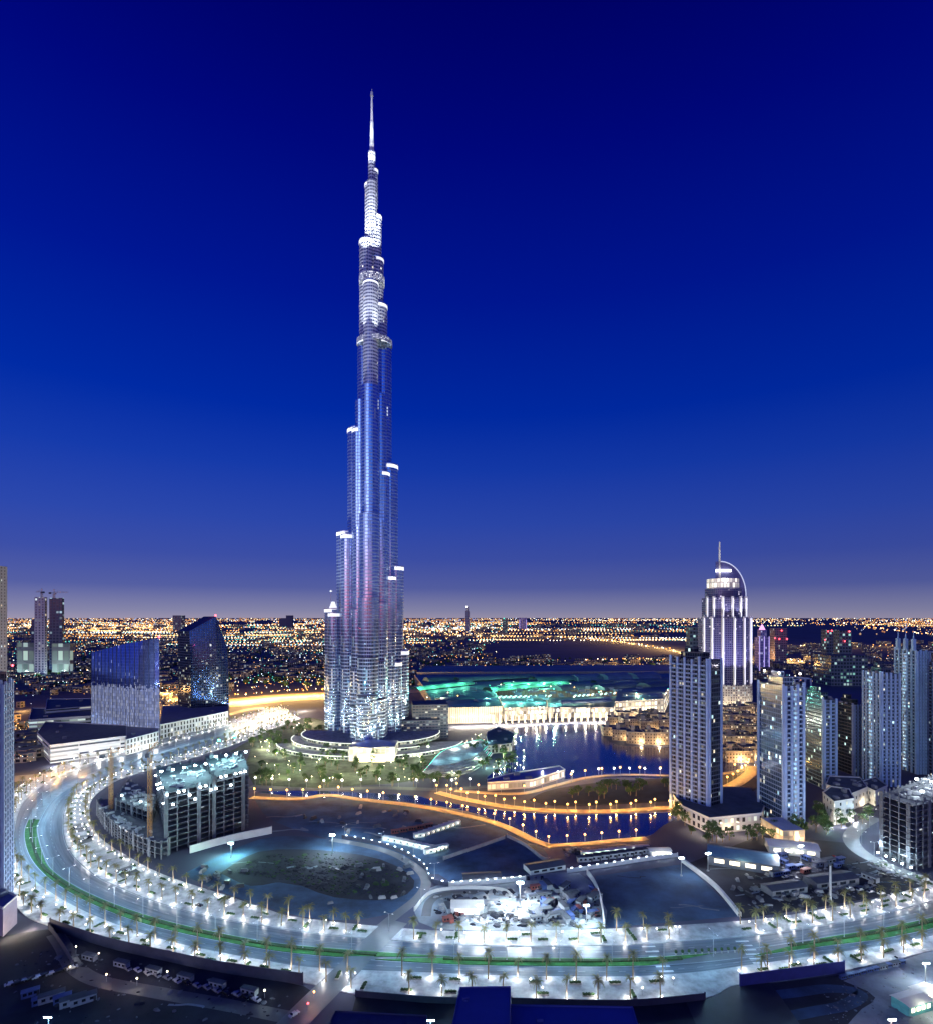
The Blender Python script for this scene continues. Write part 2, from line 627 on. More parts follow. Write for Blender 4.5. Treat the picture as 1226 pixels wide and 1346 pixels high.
km = [i for i, p in enumerate(smooth_px(pM1)) if p[0] > 860 and p[1] > 1200][0]
km2 = [i for i, p in enumerate(smooth_px(pM1)) if p[0] > 985 and p[1] > 1200][0]
sheet("median_paving", between(cM2[:k0 + 1], cM1[:k0 + 1]), .30, m_conc, h=.2)
spx = smooth_px(pM1)
g0 = [i for i, p in enumerate(spx) if p[0] > 436 and p[1] > 1200][0]
g1 = [i for i, p in enumerate(spx) if p[0] > 492 and p[1] > 1200][0]
sheet("median_lawn", between(cM2[k0:g0 + 1], cM1[k0:g0 + 1]), .34, m_lawn, h=.3)
sheet("median_lawn", between(cM2[g1:km], cM1[g1:km]), .34, m_lawn, h=.3)
sheet("median_lawn", between(cM2[km2:], cM1[km2:]), .34, m_lawn, h=.3)
# lane lines and kerb lines
mb = MB()
for a, b in ((cI1, cM2), (cM1, cO1)):
    n = min(len(a), len(b))
    for t in (.05, .5, .96):
        c = [(a[i][0] + (b[i][0] - a[i][0]) * t, a[i][1] + (b[i][1] - a[i][1]) * t) for i in range(n)]
        if t in (.05, .96):
            add_ribbon(mb, c, .2, .135)
        else:
            for x, y, h in resample(c, 9.0):
                mb.face([(p[0], p[1], .135) for p in rect(x, y, 3.0, .16, h)], 0)
tag(mb.build("lane_markings", m_paint), None, None, None, 'structure')

# lake, lagoon
lake = [(668, 1004), (672, 985), (664, 968), (680, 958), (720, 953), (782, 953), (790, 966), (806, 978), (838, 982), (890, 984), (985, 990), (990, 1012), (890, 1022),
        (815, 1022), (750, 1024), (700, 1030), (650, 1034), (640, 1022)]
lagoon = [(335, 1041), (420, 1040), (540, 1046), (570, 1052), (660, 1066), (760, 1071), (880, 1068), (910, 1065), (872, 1085), (846, 1101), (770, 1108), (722, 1112),
          (700, 1100), (660, 1082), (610, 1066), (560, 1058), (480, 1050), (400, 1048)]


def water_mat():
    m, n, l, b = new_mat("night_water")
    b.inputs["Base Color"].default_value = (.012, .030, .14, 1)
    b.inputs["Roughness"].default_value = .13
    b.inputs["IOR"].default_value = 1.5
    b.inputs["Specular IOR Level"].default_value = .8
    tc = n.new("ShaderNodeTexCoord")
    nz = n.new("ShaderNodeTexNoise")
    nz.inputs["Scale"].default_value = .35
    nz.inputs["Detail"].default_value = 4
    bp = n.new("ShaderNodeBump")
    bp.inputs["Strength"].default_value = .12
    bp.inputs["Distance"].default_value = .5
    l.new(tc.outputs["Object"], nz.inputs["Vector"])
    l.new(nz.outputs[0], bp.inputs["Height"])
    l.new(bp.outputs[0], b.inputs["Normal"])
    return m


m_water = water_mat()
sheet("lake_water", polyG(lake, 3), .10, m_water)
sheet("lagoon_water", polyG(lagoon, 3), .10, m_water)

# graded plots, dark beds and yards
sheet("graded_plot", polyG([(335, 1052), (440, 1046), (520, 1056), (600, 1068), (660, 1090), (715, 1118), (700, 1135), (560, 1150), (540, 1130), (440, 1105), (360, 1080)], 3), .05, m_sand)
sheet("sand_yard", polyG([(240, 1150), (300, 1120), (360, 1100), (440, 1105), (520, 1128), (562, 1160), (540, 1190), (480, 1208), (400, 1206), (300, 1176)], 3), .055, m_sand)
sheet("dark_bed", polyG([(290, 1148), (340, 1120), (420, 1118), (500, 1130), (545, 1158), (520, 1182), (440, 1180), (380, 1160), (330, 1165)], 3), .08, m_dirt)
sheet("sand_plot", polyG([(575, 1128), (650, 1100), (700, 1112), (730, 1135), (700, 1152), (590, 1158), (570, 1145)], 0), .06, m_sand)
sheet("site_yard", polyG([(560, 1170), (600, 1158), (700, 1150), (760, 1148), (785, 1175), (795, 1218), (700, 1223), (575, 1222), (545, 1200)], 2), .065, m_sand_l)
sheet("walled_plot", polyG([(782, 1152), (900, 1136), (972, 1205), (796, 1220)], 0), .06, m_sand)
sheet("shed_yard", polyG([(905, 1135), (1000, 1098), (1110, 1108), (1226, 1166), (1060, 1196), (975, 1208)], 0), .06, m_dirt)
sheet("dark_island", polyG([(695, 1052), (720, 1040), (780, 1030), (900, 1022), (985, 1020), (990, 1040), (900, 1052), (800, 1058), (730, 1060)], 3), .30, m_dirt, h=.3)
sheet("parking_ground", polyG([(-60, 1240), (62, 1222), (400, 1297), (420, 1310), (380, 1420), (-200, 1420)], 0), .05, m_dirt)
sheet("vacant_ground", polyG([(468, 1311), (560, 1319), (825, 1324), (930, 1316), (975, 1298), (1110, 1281), (1240, 1252), (1400, 1420), (440, 1420)], 0), .045, m_dirt)
sheet("site_ground", polyG([(1108, 1290), (1150, 1277), (1280, 1250), (1360, 1420), (1090, 1420), (1120, 1340), (1150, 1312)], 3), .06, m_sand_l)
sheet("garden_ground", polyG([(300, 990), (352, 960), (395, 944), (428, 948), (440, 964), (415, 984), (330, 985)], 2), .058, m_parkg)
sheet("park_lawn", polyG([(330, 985), (420, 962), (560, 970), (640, 985), (600, 1012), (520, 1030), (335, 1034)], 2), .06, m_parkg)


def road(name, pts, w, m, z=.12, n=6, h=None):
    mb = MB()
    c = curve(pts, n)
    add_ribbon(mb, c, w, z, 0, h)
    tag(mb.build(name, m), None, None, None, 'structure')
    return c


c_prom1 = road("lagoon_promenade", [(330, 1049), (390, 1051), (430, 1046), (470, 1051), (540, 1059), (600, 1070), (660, 1086), (700, 1105), (722, 1113)], 6.5, m_promen, .5, 6, .5)
c_prom2 = road("lagoon_promenade", [(575, 1042), (610, 1051), (660, 1060), (720, 1066), (800, 1067), (885, 1062)], 7.5, m_promen, .5, 6, .5)
c_prom3 = road("lagoon_promenade", [(718, 1113), (770, 1110), (800, 1107), (850, 1103)], 6, m_promen, .5, 6, .5)
c_prom4 = road("island_promenade", [(598, 1040), (680, 1044), (730, 1033), (770, 1023), (820, 1019), (890, 1020), (960, 1016), (985, 1008)], 5.5, m_promen, .5, 6, .5)
c_prom5 = road("island_promenade", [(940, 1042), (965, 1032), (985, 1018), (990, 1008)], 12, m_promen, .52, 6, .5)
c_hwy = road("lit_highway", [(-60, 1030), (20, 1024), (70, 1020), (130, 1015), (190, 1005)], 26, m_asphalt_w, .085)
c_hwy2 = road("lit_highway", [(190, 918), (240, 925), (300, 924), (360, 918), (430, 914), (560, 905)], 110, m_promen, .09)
c_loop = road("slip_road", [(290, 962), (330, 948), (366, 941), (374, 936), (360, 931), (330, 932), (300, 940)], 14, m_asphalt_w, .14)
c_cross = road("side_road", [(435, 1104), (480, 1112), (520, 1124), (552, 1145), (560, 1163), (548, 1182), (520, 1204), (498, 1222)], 6, m_asphalt_w, .13)
c_right = road("ramp_road", [(1150, 1075), (1128, 1088), (1118, 1103), (1130, 1120), (1160, 1136), (1200, 1152), (1260, 1180)], 10, m_asphalt_w, .14)
c_site = road("yard_road", [(560, 1205), (566, 1185), (590, 1175), (640, 1174), (690, 1180)], 5, m_asphalt, .13)
c_pod = road("park_road", [(330, 1034), (420, 1038), (500, 1036), (580, 1038), (640, 1034)], 9, m_asphalt, .13)
road("crossing_street", [(522, 1212), (505, 1228), (480, 1252), (455, 1278), (430, 1302), (400, 1332), (362, 1372), (340, 1400)], 12, m_asphalt_w, .335)
road("crossing_street", [(905, 1246), (935, 1275), (955, 1300), (990, 1360)], 40, m_asphalt_d, .08)
road("far_highway", [(520, 833), (640, 836), (760, 839), (830, 846), (900, 858), (960, 880)], 60, m_asphalt_w, .14)
road("far_highway", [(985, 850), (1100, 847), (1230, 850)], 40, m_asphalt_w, .14)
road("dirt_track", [(985, 1312), (1040, 1306), (1090, 1300), (1130, 1306), (1110, 1322), (1060, 1332), (1010, 1345), (980, 1380)], 5.5, m_sand, .055)
road("yard_road", [(72, 1228), (84, 1246), (96, 1270), (130, 1290), (200, 1304), (300, 1322), (380, 1338)], 7, m_asphalt, .065)
for k, pts in enumerate((((93, 1086), (112, 1082), (116, 1092), (95, 1097)), ((97, 1102), (117, 1097), (122, 1106), (101, 1113)), ((150, 1146), (172, 1138), (184, 1147), (162, 1156)))):
    sheet("parking_bay", polyG(pts), .32, m_asphalt)
for k in range(46):
    base_ = R.choice((((345, 1060), (700, 1120)), ((260, 1135), (545, 1190)), ((800, 1150), (950, 1205)), ((930, 1130), (1180, 1180)), ((20, 1255), (380, 1335))))
    u0, v0 = R.uniform(base_[0][0], base_[1][0]), R.uniform(base_[0][1], base_[1][1])
    a_, pts = R.uniform(-.5, .5), []
    if base_[0][0] == 345 and v0 > 1062 + (u0 - 345) * .16 + 38 or base_[0][0] == 800 and u0 > 905:
        continue
    for j in range(5):
        pts.append((u0 + j * R.uniform(9, 16), v0 + j * 9 * math.sin(a_) * .4))
        a_ += R.uniform(-.3, .3)
    road("wheel_track", pts, R.choice((.5, .7, 1.2, 2.2)), R.choice((m_sand_l, m_dirt, m_sand, m_sand_l)), .088 + .0004 * k, 4)
# zebra bands across the boulevard
mb = MB()
for (u0, v0, u1, v1, n) in ((852, 1245, 880, 1284, 7), (975, 1238, 1003, 1272, 7)):
    for k in range(n):
        t = k / (n - 1)
        x, y = G(u0 + (u1 - u0) * t, v0 + (v1 - v0) * t)
        mb.face([(p[0], p[1], .14) for p in rect(x, y, 6.5, 1.1, .05)], 0)
tag(mb.build("crosswalk_markings", m_paint), None, None, None, 'structure')
# hedges along the median
for a, b in ((k0, g0), (g1 + 1, km), (km2, len(cM1))):
    mid = [((cM1[i][0] + cM2[i][0]) / 2, (cM1[i][1] + cM2[i][1]) / 2) for i in range(a, min(b, len(cM2)))]
    mb = MB()
    add_ribbon(mb, mid, 1.6, 1.0, 0, .7)
    o = mb.build("median_hedge", m_hedge)
    tag(o, "long clipped dark hedge along the green median " + ("of the curving boulevard" if a == k0 else ("along the straight stretch" if a == g1 + 1 else "past the plaza crossing")), "hedge")

# ------------------------------------------------------------------ the supertall tower
DT = F * H / (975 - V0)
TX, TY = XU(489, DT), DT
f_tower = facade("tower_skin", wall=(.42, .52, .70), glass=(.42, .53, .80), bay=2.1, floor=4.2, wu=.8, wv=.66, lit=.11, vgroup=3, c1=(1, .86, .66), c2=(.4, .8, 1), power=.95,
                 wmetal=.84, wrough=.36, gmetal=.97, grough=.06, low=(60, 190, .008), jag=.02)
f_tower_top = facade("tower_crown_skin", wall=(.72, .76, .82), glass=(.10, .15, .30), bay=2.2, floor=4.2, wu=.7, wv=.5, lit=.02, c2=(.8, .95, 1), power=2,
                     wmetal=.15, wrough=.4, gmetal=.85, grough=.12)
m_spire = plain("spire_steel", (.75, .77, .8), .4, .25, var=.08)
tower = thing("skyscraper", "tallest tower, a blue glass stepped spire with lit setbacks", "skyscraper", (TX, TY, 0))


def circ(cx, cy_, r, n=28, a0=0.0):
    return [(cx + r * math.cos(a0 + 2 * PI * i / n), cy_ + r * math.sin(a0 + 2 * PI * i / n)) for i in range(n)]


TL = (TX, TY, 0)
lit_tops = []
g_band2 = facade("setback_louvre", wall=(.6, .65, .75), glass=(.6, .6, .65), bay=2.6, floor=2.4, wu=.86, wv=.8, lit=1.0, c1=(.95, .95, 1), c2=(.8, .88, 1), power=4.0, wmetal=.4)


def tier(nx, ny, r, z, flank=True, zl=None, mat=None, band=True, bandh=5.0):
    mat = mat or f_tower
    mb = MB()
    mb.prism(circ(nx, ny, r), 0, z, 0, 1)
    dx, dy = nx - TX, ny - TY
    d = math.hypot(dx, dy)
    a = math.atan2(dy, dx)
    if d > 4:
        mb.box(TX + dx / 2, TY + dy / 2, 0, d, 2 * r * .9, z - 1.5, a, 0, 1)
        if flank and d > 12:
            for s, k in ((1, -6), (-1, -14)):
                fx = TX + (d - r * 1.0) * math.cos(a) - s * (r + 1.0) * math.sin(a)
                fy = TY + (d - r * 1.0) * math.sin(a) + s * (r + 1.0) * math.cos(a)
                mb.prism(circ(fx, fy, r * .68, 20), 0, (zl or z) + k, 0, 1)
    o = mb.build("tier", [mat, m_roof], tower, TL)
    o.parent = tower
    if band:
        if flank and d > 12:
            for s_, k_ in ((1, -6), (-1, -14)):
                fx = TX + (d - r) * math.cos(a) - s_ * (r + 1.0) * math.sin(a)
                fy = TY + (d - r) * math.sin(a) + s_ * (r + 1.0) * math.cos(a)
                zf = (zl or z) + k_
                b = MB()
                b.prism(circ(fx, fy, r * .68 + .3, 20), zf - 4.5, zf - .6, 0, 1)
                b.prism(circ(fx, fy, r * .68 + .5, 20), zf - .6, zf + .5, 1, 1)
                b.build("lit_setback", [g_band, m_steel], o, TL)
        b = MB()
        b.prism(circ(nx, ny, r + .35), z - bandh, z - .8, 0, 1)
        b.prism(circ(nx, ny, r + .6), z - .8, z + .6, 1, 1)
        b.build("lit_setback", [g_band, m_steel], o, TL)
        lit_tops.append((nx, ny, r, z))


for wing, dirx in (("L", -1), ("R", 1)):
    data = [(439, 12, 800), (456.5, 13.4, 700), (471, 13.6, 565), (483, 12.6, 449), (483.5, 10.6, 318), (486, 6, 242)] if wing == "L" else \
           [(525.5, 12, 855), (517.5, 13, 745), (509.5, 13.4, 612), (502.5, 12.2, 449), (498.5, 10.3, 402), (496, 8.2, 341), (495.5, 6, 284), (492.6, 4.2, 223)]
    for cx, r, yt in data:
        dx = (cx - 489) * .966
        dy = abs(dx) * .577
        D = TY + dy
        x = XU(cx, D)
        z = ZV(yt, D)
        tier(x, D, r, z, flank=z < 480, mat=f_tower if z < 520 else f_tower_top, bandh=5 if z < 520 else 4)
for d, r, yt in ((58, 12, 914), (48, 12.5, 864), (39, 12.5, 786), (30, 12, 676), (22, 11, 508), (13, 9.5, 372)):
    z = ZV(yt, TY - d)
    tier(TX + .06 * d, TY - d, r, z, flank=z < 480, mat=f_tower if z < 520 else f_tower_top, band=z > 500, bandh=3)
# mechanical floors: bright louvred rings round the whole plan
for yb, h in ((452, 6.5), (370, 10)):
    z = ZV(yb, TY)
    mb = MB()
    rr = {452: 22.2, 370: 16.0}[yb]
    mb.prism(circ(XU(492.5 if yb == 452 else 489, TY), TY, rr, 32), z - h / 2, z + h / 2, 0, 1)
    mb.build("mechanical_floor", [facade("louvre_skin_%d" % yb, wall=(.5, .55, .65), glass=(.6, .6, .65), bay=1.9, floor=2.2, wu=.55, wv=.6, lit=.9, c1=(1, .97, .92), c2=(.8, .88, 1), power=2.2 if yb == 370 else 1.1, wmetal=.5), m_steel], tower, TL)
# pinnacle
mb = MB()
zc = lambda y: ZV(y, TY)
mb.cyl(TX, TY, zc(300), 7.0, zc(240) - zc(300), 16, 0, 1)
mb.cyl(TX, TY, zc(240), 4.6, zc(200) - zc(240), 14, 0, 1)
mb.build("pinnacle", [f_tower_top, m_steel], tower, TL)
mb = MB()
mb.cyl(TX, TY, zc(202), 3.0, zc(160) - zc(202), 10, 0, r1=2.0)
mb.cyl(TX, TY, zc(160), 1.7, zc(126) - zc(160), 10, 0, r1=1.2)
mb.cyl(TX, TY, zc(126), 2.0, zc(121) - zc(126), 10, 0, r1=1.6)
mb.cyl(TX, TY, zc(121), .6, zc(117) - zc(121), 8, 0)
mb.build("spire", [m_spire], tower, TL)
for yb, off, yt, p, ang in ((238, 14, 165, 3.5e5, 34), (205, 10, 140, 2.4e5, 26), (345, 30, 250, 5e5, 40), (345, 30, 300, 2.0e5, 46), (455, 34, 380, 1.0e5, 46), (455, 34, 330, 1.2e5, 40)):
    for sx in (-.55, .55):
        spot((TX + sx * off, TY - off, zc(yb)), (TX, TY, zc(yt)), p, (.92, .95, 1), ang, 1.0, parent=tower)
# beacon mast glowing on the low end of one wing
mb = MB()
bx, by = lit_tops[0][0] - 4, lit_tops[0][1]
bz = lit_tops[0][3]
mb.cyl(bx, by, bz, .7, 22, 8, 0, r1=.4)
mb.cyl(bx + 3, by, bz, 5.5, 9, 10, 1, r1=2.0)
mb.octa((bx, by, bz + 23), 1.6, 1)
mb.build("beacon_mast", [m_steel, g_band], tower, TL)
# ground floodlights on the tower
for (gx, gy, tz, p) in ((-150, -60, 420, 7e6), (160, -50, 420, 7e6), (-130, -110, 330, 3.2e6), (140, -100, 330, 3.2e6)):
    spot((TX + gx, TY + gy, 6), (TX, TY, tz), p, (.85, .92, 1), 30, 2.0, parent=tower)
# podium rings and the entry pavilion
pod = thing("tower_podium", "pale curved terraces with bright edge lights round the foot of the tallest tower", "podium", TL)
m_pod = facade("podium_skin", wall=(.25, .27, .26), glass=(.03, .04, .05), bay=4, floor=4.5, wu=.8, wv=.5, lit=.45, c1=(1, .9, .62), c2=(.9, 1, .85), power=1.6, seed=3)
for (r, z0, z1, a0, a1) in ((116, 0, 4, 196, 352), (98, 4, 8, 178, 312), (86, 8, 13, 172, 368)):
    ring = [(TX + r * math.cos(math.radians(a0 + (a1 - a0) * i / 48)), TY - 4 + r * .80 * math.sin(math.radians(a0 + (a1 - a0) * i / 48))) for i in range(49)]
    mb = MB()
    mb.prism(ring, z0 + (.02 if z0 else 0), z1, 0, 1)
    o = mb.build("terrace", [m_pod, m_pave], pod, TL)
    mb = MB()
    add_ribbon(mb, ring, .7, z1 + .35, 0, .3)
    mb.build("edge_light", glow("edge_light_%d" % r, (.95, 1, .85), 1.7), o, TL)
mb = MB()
px0, py0 = XU(492, TY - 84), TY - 84
mb.box(px0, py0, 0, 50, 34, 16, 0, 0, 1)
mb.box(px0, py0 - 18.5, 0, 30, 3, 9, 0, 2, 1)
mb.build("entry_hall", [facade("entry_skin", wall=(.7, .68, .6), glass=(.5, .48, .4), bay=5, floor=7, wu=.8, wv=.8, lit=.95, c1=(1, .86, .55), c2=(1, .9, .66), power=.8, seed=8), m_white, g_shop], pod, TL)
mb = MB()
mb.cyl(px0, py0 - 2, 16.01, 20, 3.0, 24, 0, 0, r1=9)
mb.build("canopy_roof", [m_steel], pod, TL)
o = light((px0, py0 - 40, 10), 2.5e4, WARM, 1.0, pod)
o.location = Vector(o.location) - Vector(TL)
for a in range(180, 361, 12):
    x, y = TX + 130 * math.cos(math.radians(a)), TY - 4 + 108 * math.sin(math.radians(a))
    o = light((x - TX, y - TY, 7), 7e3, (1, .95, .75), .6, pod)

for a in range(185, 360, 16):
    o = light((96 * math.cos(math.radians(a)), -4 + 77 * math.sin(math.radians(a)), 17), 1.4e3, (1, .96, .8), .5, pod)

# annexe office block of many lit floors right behind the terraces
B0 = G(555, 972)
an = thing("annexe_block", "grey stepped office block beside the foot of the tallest tower", "office block", (B0[0], B0[1], 0))
mb = MB()
mb.box(B0[0] + 8, B0[1] + 25, 0, 46, 40, 44, .12, 0, 1)
mb.box(B0[0] - 8, B0[1] + 12, 0, 58, 38, 26, .12, 0, 1)
mb.build("wall", [facade("annexe_skin", wall=(.15, .16, .20), glass=(.04, .06, .1), bay=4, floor=3.6, wu=.85, wv=.5, lit=.25, power=1.1, seed=21), m_roof], an, (*B0, 0))


# ------------------------------------------------------------------ apartment towers
def comb(mb, q, dr, nrm, w, fl, z):
    """one continuous stack of balconies: slab and parapet at every floor, tied by the back wall"""
    pr = []
    for j in range(2, int(z / fl)):
        h = j * fl
        pr += [(.02, h), (1.6, h), (1.6, h + 1.15), (1.47, h + 1.15), (1.47, h + .25), (.02, h + .25)]
    A_ = [q - dr * (w / 2) + nrm * d for d, h in pr]
    B_ = [q + dr * (w / 2) + nrm * d for d, h in pr]
    for i in range(len(pr)):
        if i % 6 == 5:
            continue
        k = i + 1
        mb.face([(A_[i].x, A_[i].y, pr[i][1]), (B_[i].x, B_[i].y, pr[i][1]), (B_[k].x, B_[k].y, pr[k][1]), (A_[k].x, A_[k].y, pr[k][1])], 0)
        if i % 6 == 0:
            for S in (A_, B_):
                v = lambda m: (S[m].x, S[m].y, pr[m][1])
                mb.face([v(i), v(i + 1), v(i + 4), v(i + 5)], 0)
                mb.face([v(i + 1), v(i + 2), v(i + 3), v(i + 4)], 0)
    x0_, x1_ = q - dr * .06, q + dr * .06          # dividing fin
    for i in range(0, len(pr) - 6, 6):
        p, r_ = A_[i + 5], A_[i + 6]
        mb.face([(p.x, p.y, pr[i + 5][1]), (p.x + dr.x * .3, p.y + dr.y * .3, pr[i + 5][1]), (r_.x + dr.x * .3, r_.y + dr.y * .3, pr[i + 6][1]), (r_.x, r_.y, pr[i + 6][1])], 0)


m_stair = facade("stair_skin", wall=(.4, .45, .55), glass=(.1, .2, .3), bay=1.6, floor=3.4, wu=.75, wv=.55, lit=.9, c1=(.55, .85, 1), c2=(.4, .65, 1), power=1.3, even=.3, seed=303)


def apt(name, label, A, B, C, vtop, mats, dep=None, crown='frame', floor=3.4, piers=4, stacks=3, group=None, cat="apartment tower", both=True, square=True, glass_face=None, stair=None):
    """tower on three footprint corners given as ground pixels (A, near corner B, C); roof at photo row vtop over corner B"""
    a, b, c = [Vector(G(*p)) for p in (A, B, C)]
    e1 = a - b
    e2 = c - b
    if square:
        e2 = e2 - e1 * (e2.dot(e1) / e1.length_squared)      # square the corner
    if dep:
        e2 = e2.normalized() * dep
    z = ZV(vtop, b.y)
    pts = [b + e1, b, b + e2, b + e1 + e2]
    poly = [(p.x, p.y) for p in pts]
    loc = (b.x, b.y, 0)
    t = thing(name, label, cat, loc, 0, group)
    mb = MB()
    mb.prism(poly, 0, z, 0, 2, mis=None)
    w = mb.build("wall", [mats[0], mats[1], m_roof], t, loc)
    # second face gets its own cladding
    d1, d2 = e1.normalized(), e2.normalized()
    for p in w.data.polygons:
        if abs(p.normal.z) < .5:
            n2 = Vector((p.normal.x, p.normal.y))
            is0 = abs(n2.dot(d2)) > abs(n2.dot(d1))
            p.material_index = 1 if (is0 and glass_face == 0) or (not is0 and glass_face == 1) else 0
    ang = math.atan2(d1.y, d1.x)
    mpier, mslab = mats[2], mats[3]
    faces = [(b, d1, e1.length, -d2), (b, d2, e2.length, -d1)]
    for fi, (o0, dr, L, nrm) in enumerate(faces):
        npier = piers if fi == 0 else max(2, piers - 1)
        an_ = math.atan2(dr.y, dr.x)
        mb = MB()
        if fi == glass_face:
            npier = 1
        for k in range(npier + 1):
            q = o0 + dr * (L * (k / npier) * .94 + L * .03) + nrm * .55
            mb.box(q.x, q.y, 0, 1.7, 1.1, z + R.choice((0, 1.2, 2.4)), an_, 0, 0)
        mb.build("pier", [mpier], t, loc)
        for k in range(npier):
            if ((k + fi) % 2 and stacks < 3) or fi == glass_face:
                continue
            q = o0 + dr * (L * ((k + .5) / npier) * .94 + L * .03) + nrm * .8
            mb = MB()
            wdt = L / npier * .62
            comb(mb, q - nrm * .8, dr, nrm, wdt, floor, z)
            mb.build("balcony_stack", [mslab], t, loc)
    if stair is not None:       # lit stairwell strip down one face
        o0, dr, L, nrm = faces[stair]
        q = o0 + dr * (L * .5) + nrm * .9
        mb = MB()
        mb.box(q.x, q.y, 3, L * .13, 1.9, z - 6, math.atan2(dr.y, dr.x), 0, 1)
        mb.build("stair_strip", [m_stair, m_roof], t, loc)
    ctr = b + (e1 + e2) / 2
    mb = MB()
    mb.box(ctr.x, ctr.y, z, e1.length * .56, e2.length * .55, 5.5, ang, 0, 1)
    mb.box(ctr.x + d1.x * 3, ctr.y + d1.y * 3, z + 5.5, e1.length * .26, e2.length * .32, 4, ang, 0, 1)
    mb.build("roof_storey", [mats[1], m_roof], t, loc)
    for k in range(5):
        mb = MB()
        q = b + e1 * R.uniform(.08, .92) + e2 * R.choice((.08, .9))
        mb.box(q.x, q.y, z, R.uniform(1.5, 3), R.uniform(1.5, 3), R.uniform(1, 2.4), ang, 0, 0)
        mb.build("roof_plant", [m_conc], t, loc)
    if crown == 'frame':
        mb = MB()
        for s in (0, .33, .67, 1):
            for q in (b + e1 * s, b + e1 * s + e2):
                mb.box(q.x, q.y, z, 1.2, 1.2, 9, ang, 0, 0)
        for q0, q1 in ((b, b + e1), (b + e2, b + e1 + e2), (b, b + e2), (b + e1, b + e1 + e2)):
            m_ = (q0 + q1) / 2
            dd = q1 - q0
            mb.box(m_.x, m_.y, z + 9, dd.length + 1.3, 1.1, 1.0, math.atan2(dd.y, dd.x), 0, 0)
        mb.build("crown_frame", [mpier], t, loc)
    elif crown == 'fin':
        mb = MB()
        for s in (.15, .5, .85):
            q = b + e1 * s
            mb.box(q.x, q.y, z, 3.0, 3.0, 12, ang, 0, 0)
            mb.cyl(q.x, q.y, z + 12, .8, 9, 6, 0, r1=.1)
        mb.build("crown_fin", [mpier], t, loc)
    return t, b, e1, e2, z


def apt_mats(tag_, wall, glass, lit, seed, power=1.7, wall2=None, c1=(1, .82, .55), c2=(.6, .95, 1), bay=2.9):
    pale = [min(.62, c * 1.7 + .02) * k for c, k in zip(wall, (.80, .95, 1.15))]
    dark = [c * .42 for c in wall]
    return (facade("facade_" + tag_, wall=dark, glass=glass, bay=bay, floor=3.4, wu=.56, wv=.6, lit=lit, c1=c1, c2=c2, power=power, seed=seed),
            facade("side_" + tag_, wall=wall2 or [c * .35 for c in wall], glass=[c * 1.6 + .01 for c in glass], bay=2.2, floor=3.4, wu=.86, wv=.74, lit=lit * .9, gmetal=.55, vgroup=1, c1=c1, c2=c2, power=power, seed=seed + 5),
            plain("pier_" + tag_, pale, .75, var=.18, scale=.08), plain("balcony_" + tag_, [c * .8 for c in pale], .7, var=.1))


def lamps_on(t, loc, items):
    for (x, y, z, p, c, m_, r) in items:
        mb = MB()
        mb.ball((x, y, z), r, 8, 5)
        mb.build("roof_lamp", m_, t, loc)
        o = light((x - loc[0], y - loc[1], z - loc[2] + 1), p, c, .5, t)


mA = apt_mats("plum", (.19, .22, .31), (.010, .014, .035), .09, 31)
t, b, e1, e2, z = apt("apartment_tower", "lilac-grey balconied tower standing beside the water, in front of the domed-arc hotel", (880, 1062), (931, 1079), (941, 1072), 868, mA, crown='none', piers=5, glass_face=1)
mB = apt_mats("steel", (.26, .29, .40), (.015, .04, .10), .15, 41, 2.0, wall2=(.16, .22, .36), c2=(.55, .9, 1))
t, b, e1, e2, z = apt("apartment_tower", "brightly windowed tower with a floodlit entrance and white rooftop lamps", (996, 1072), (1031, 1092), (1054, 1082), 902, mB, crown='none', dep=15, piers=4, glass_face=0, stair=1)
lamps_on(t, (b.x, b.y, 0), [(b.x + e1.x * k, b.y + e1.y * k, z + 9, 5000, (1, .9, .8), g_warm, .9) for k in (.2, .75)] +
         [(b.x + e2.x * .8, b.y + e2.y * .8, z + 9, 4000, (1, .95, .9), g_white, .8)])
q = b - Vector((2, 10))
mb = MB()
mb.box(q.x - 6, q.y - 1, 0, 26, 16, 9, math.atan2(e1.y, e1.x), 0, 1)
mb.build("entrance_hall", [facade("hall_skin", wall=(.7, .5, .3), glass=(.6, .5, .35), bay=4, floor=4.5, wu=.7, wv=.7, lit=.9, c1=(1, .66, .3), c2=(1, .8, .5), power=1.8, seed=77), m_white], t, (b.x, b.y, 0))
for k in range(4):
    light((q.x - 20 + 9 * k - b.x, q.y - 14 - b.y, 4), 3500, (1, .75, .45), .4, t)
mC = apt_mats("teal", (.20, .25, .32), (.01, .03, .05), .10, 51, 1.8, wall2=(.10, .16, .20), c1=(.9, 1, .6))
t, *_ = apt("apartment_tower", "slim tower with one dark glass side, just behind the brightly windowed tower", (1050, 1022), (1083, 1038), (1098, 1032), 920, mC, crown='none', dep=11, piers=3, glass_face=0)
mD = apt_mats("dusk", (.10, .12, .18), (.01, .02, .03), .07, 61, 1.5)
apt("apartment_tower", "dim dark tower set back between two paler towers", (1096, 1010), (1122, 1020), (1136, 1014), 928, mD, crown='none', dep=11, piers=4, glass_face=0)
mE = apt_mats("ash", (.26, .31, .40), (.03, .06, .10), .13, 71, 1.9, c2=(.6, 1, 1))
apt("apartment_tower", "pale tower topped by a raised slab, behind the lit building site", (1134, 1024), (1158, 1034), (1184, 1028), 886, mE, crown='none', dep=17, piers=5, stair=0)
mF = apt_mats("ice", (.22, .30, .42), (.02, .06, .12), .12, 81, 1.9, c2=(.5, .95, 1))
apt("apartment_tower", "tall pale-blue tower with pointed crown fins", (1176, 1008), (1205, 1018), (1220, 1012), 856, mF, crown='fin', dep=12, piers=5, stair=0)
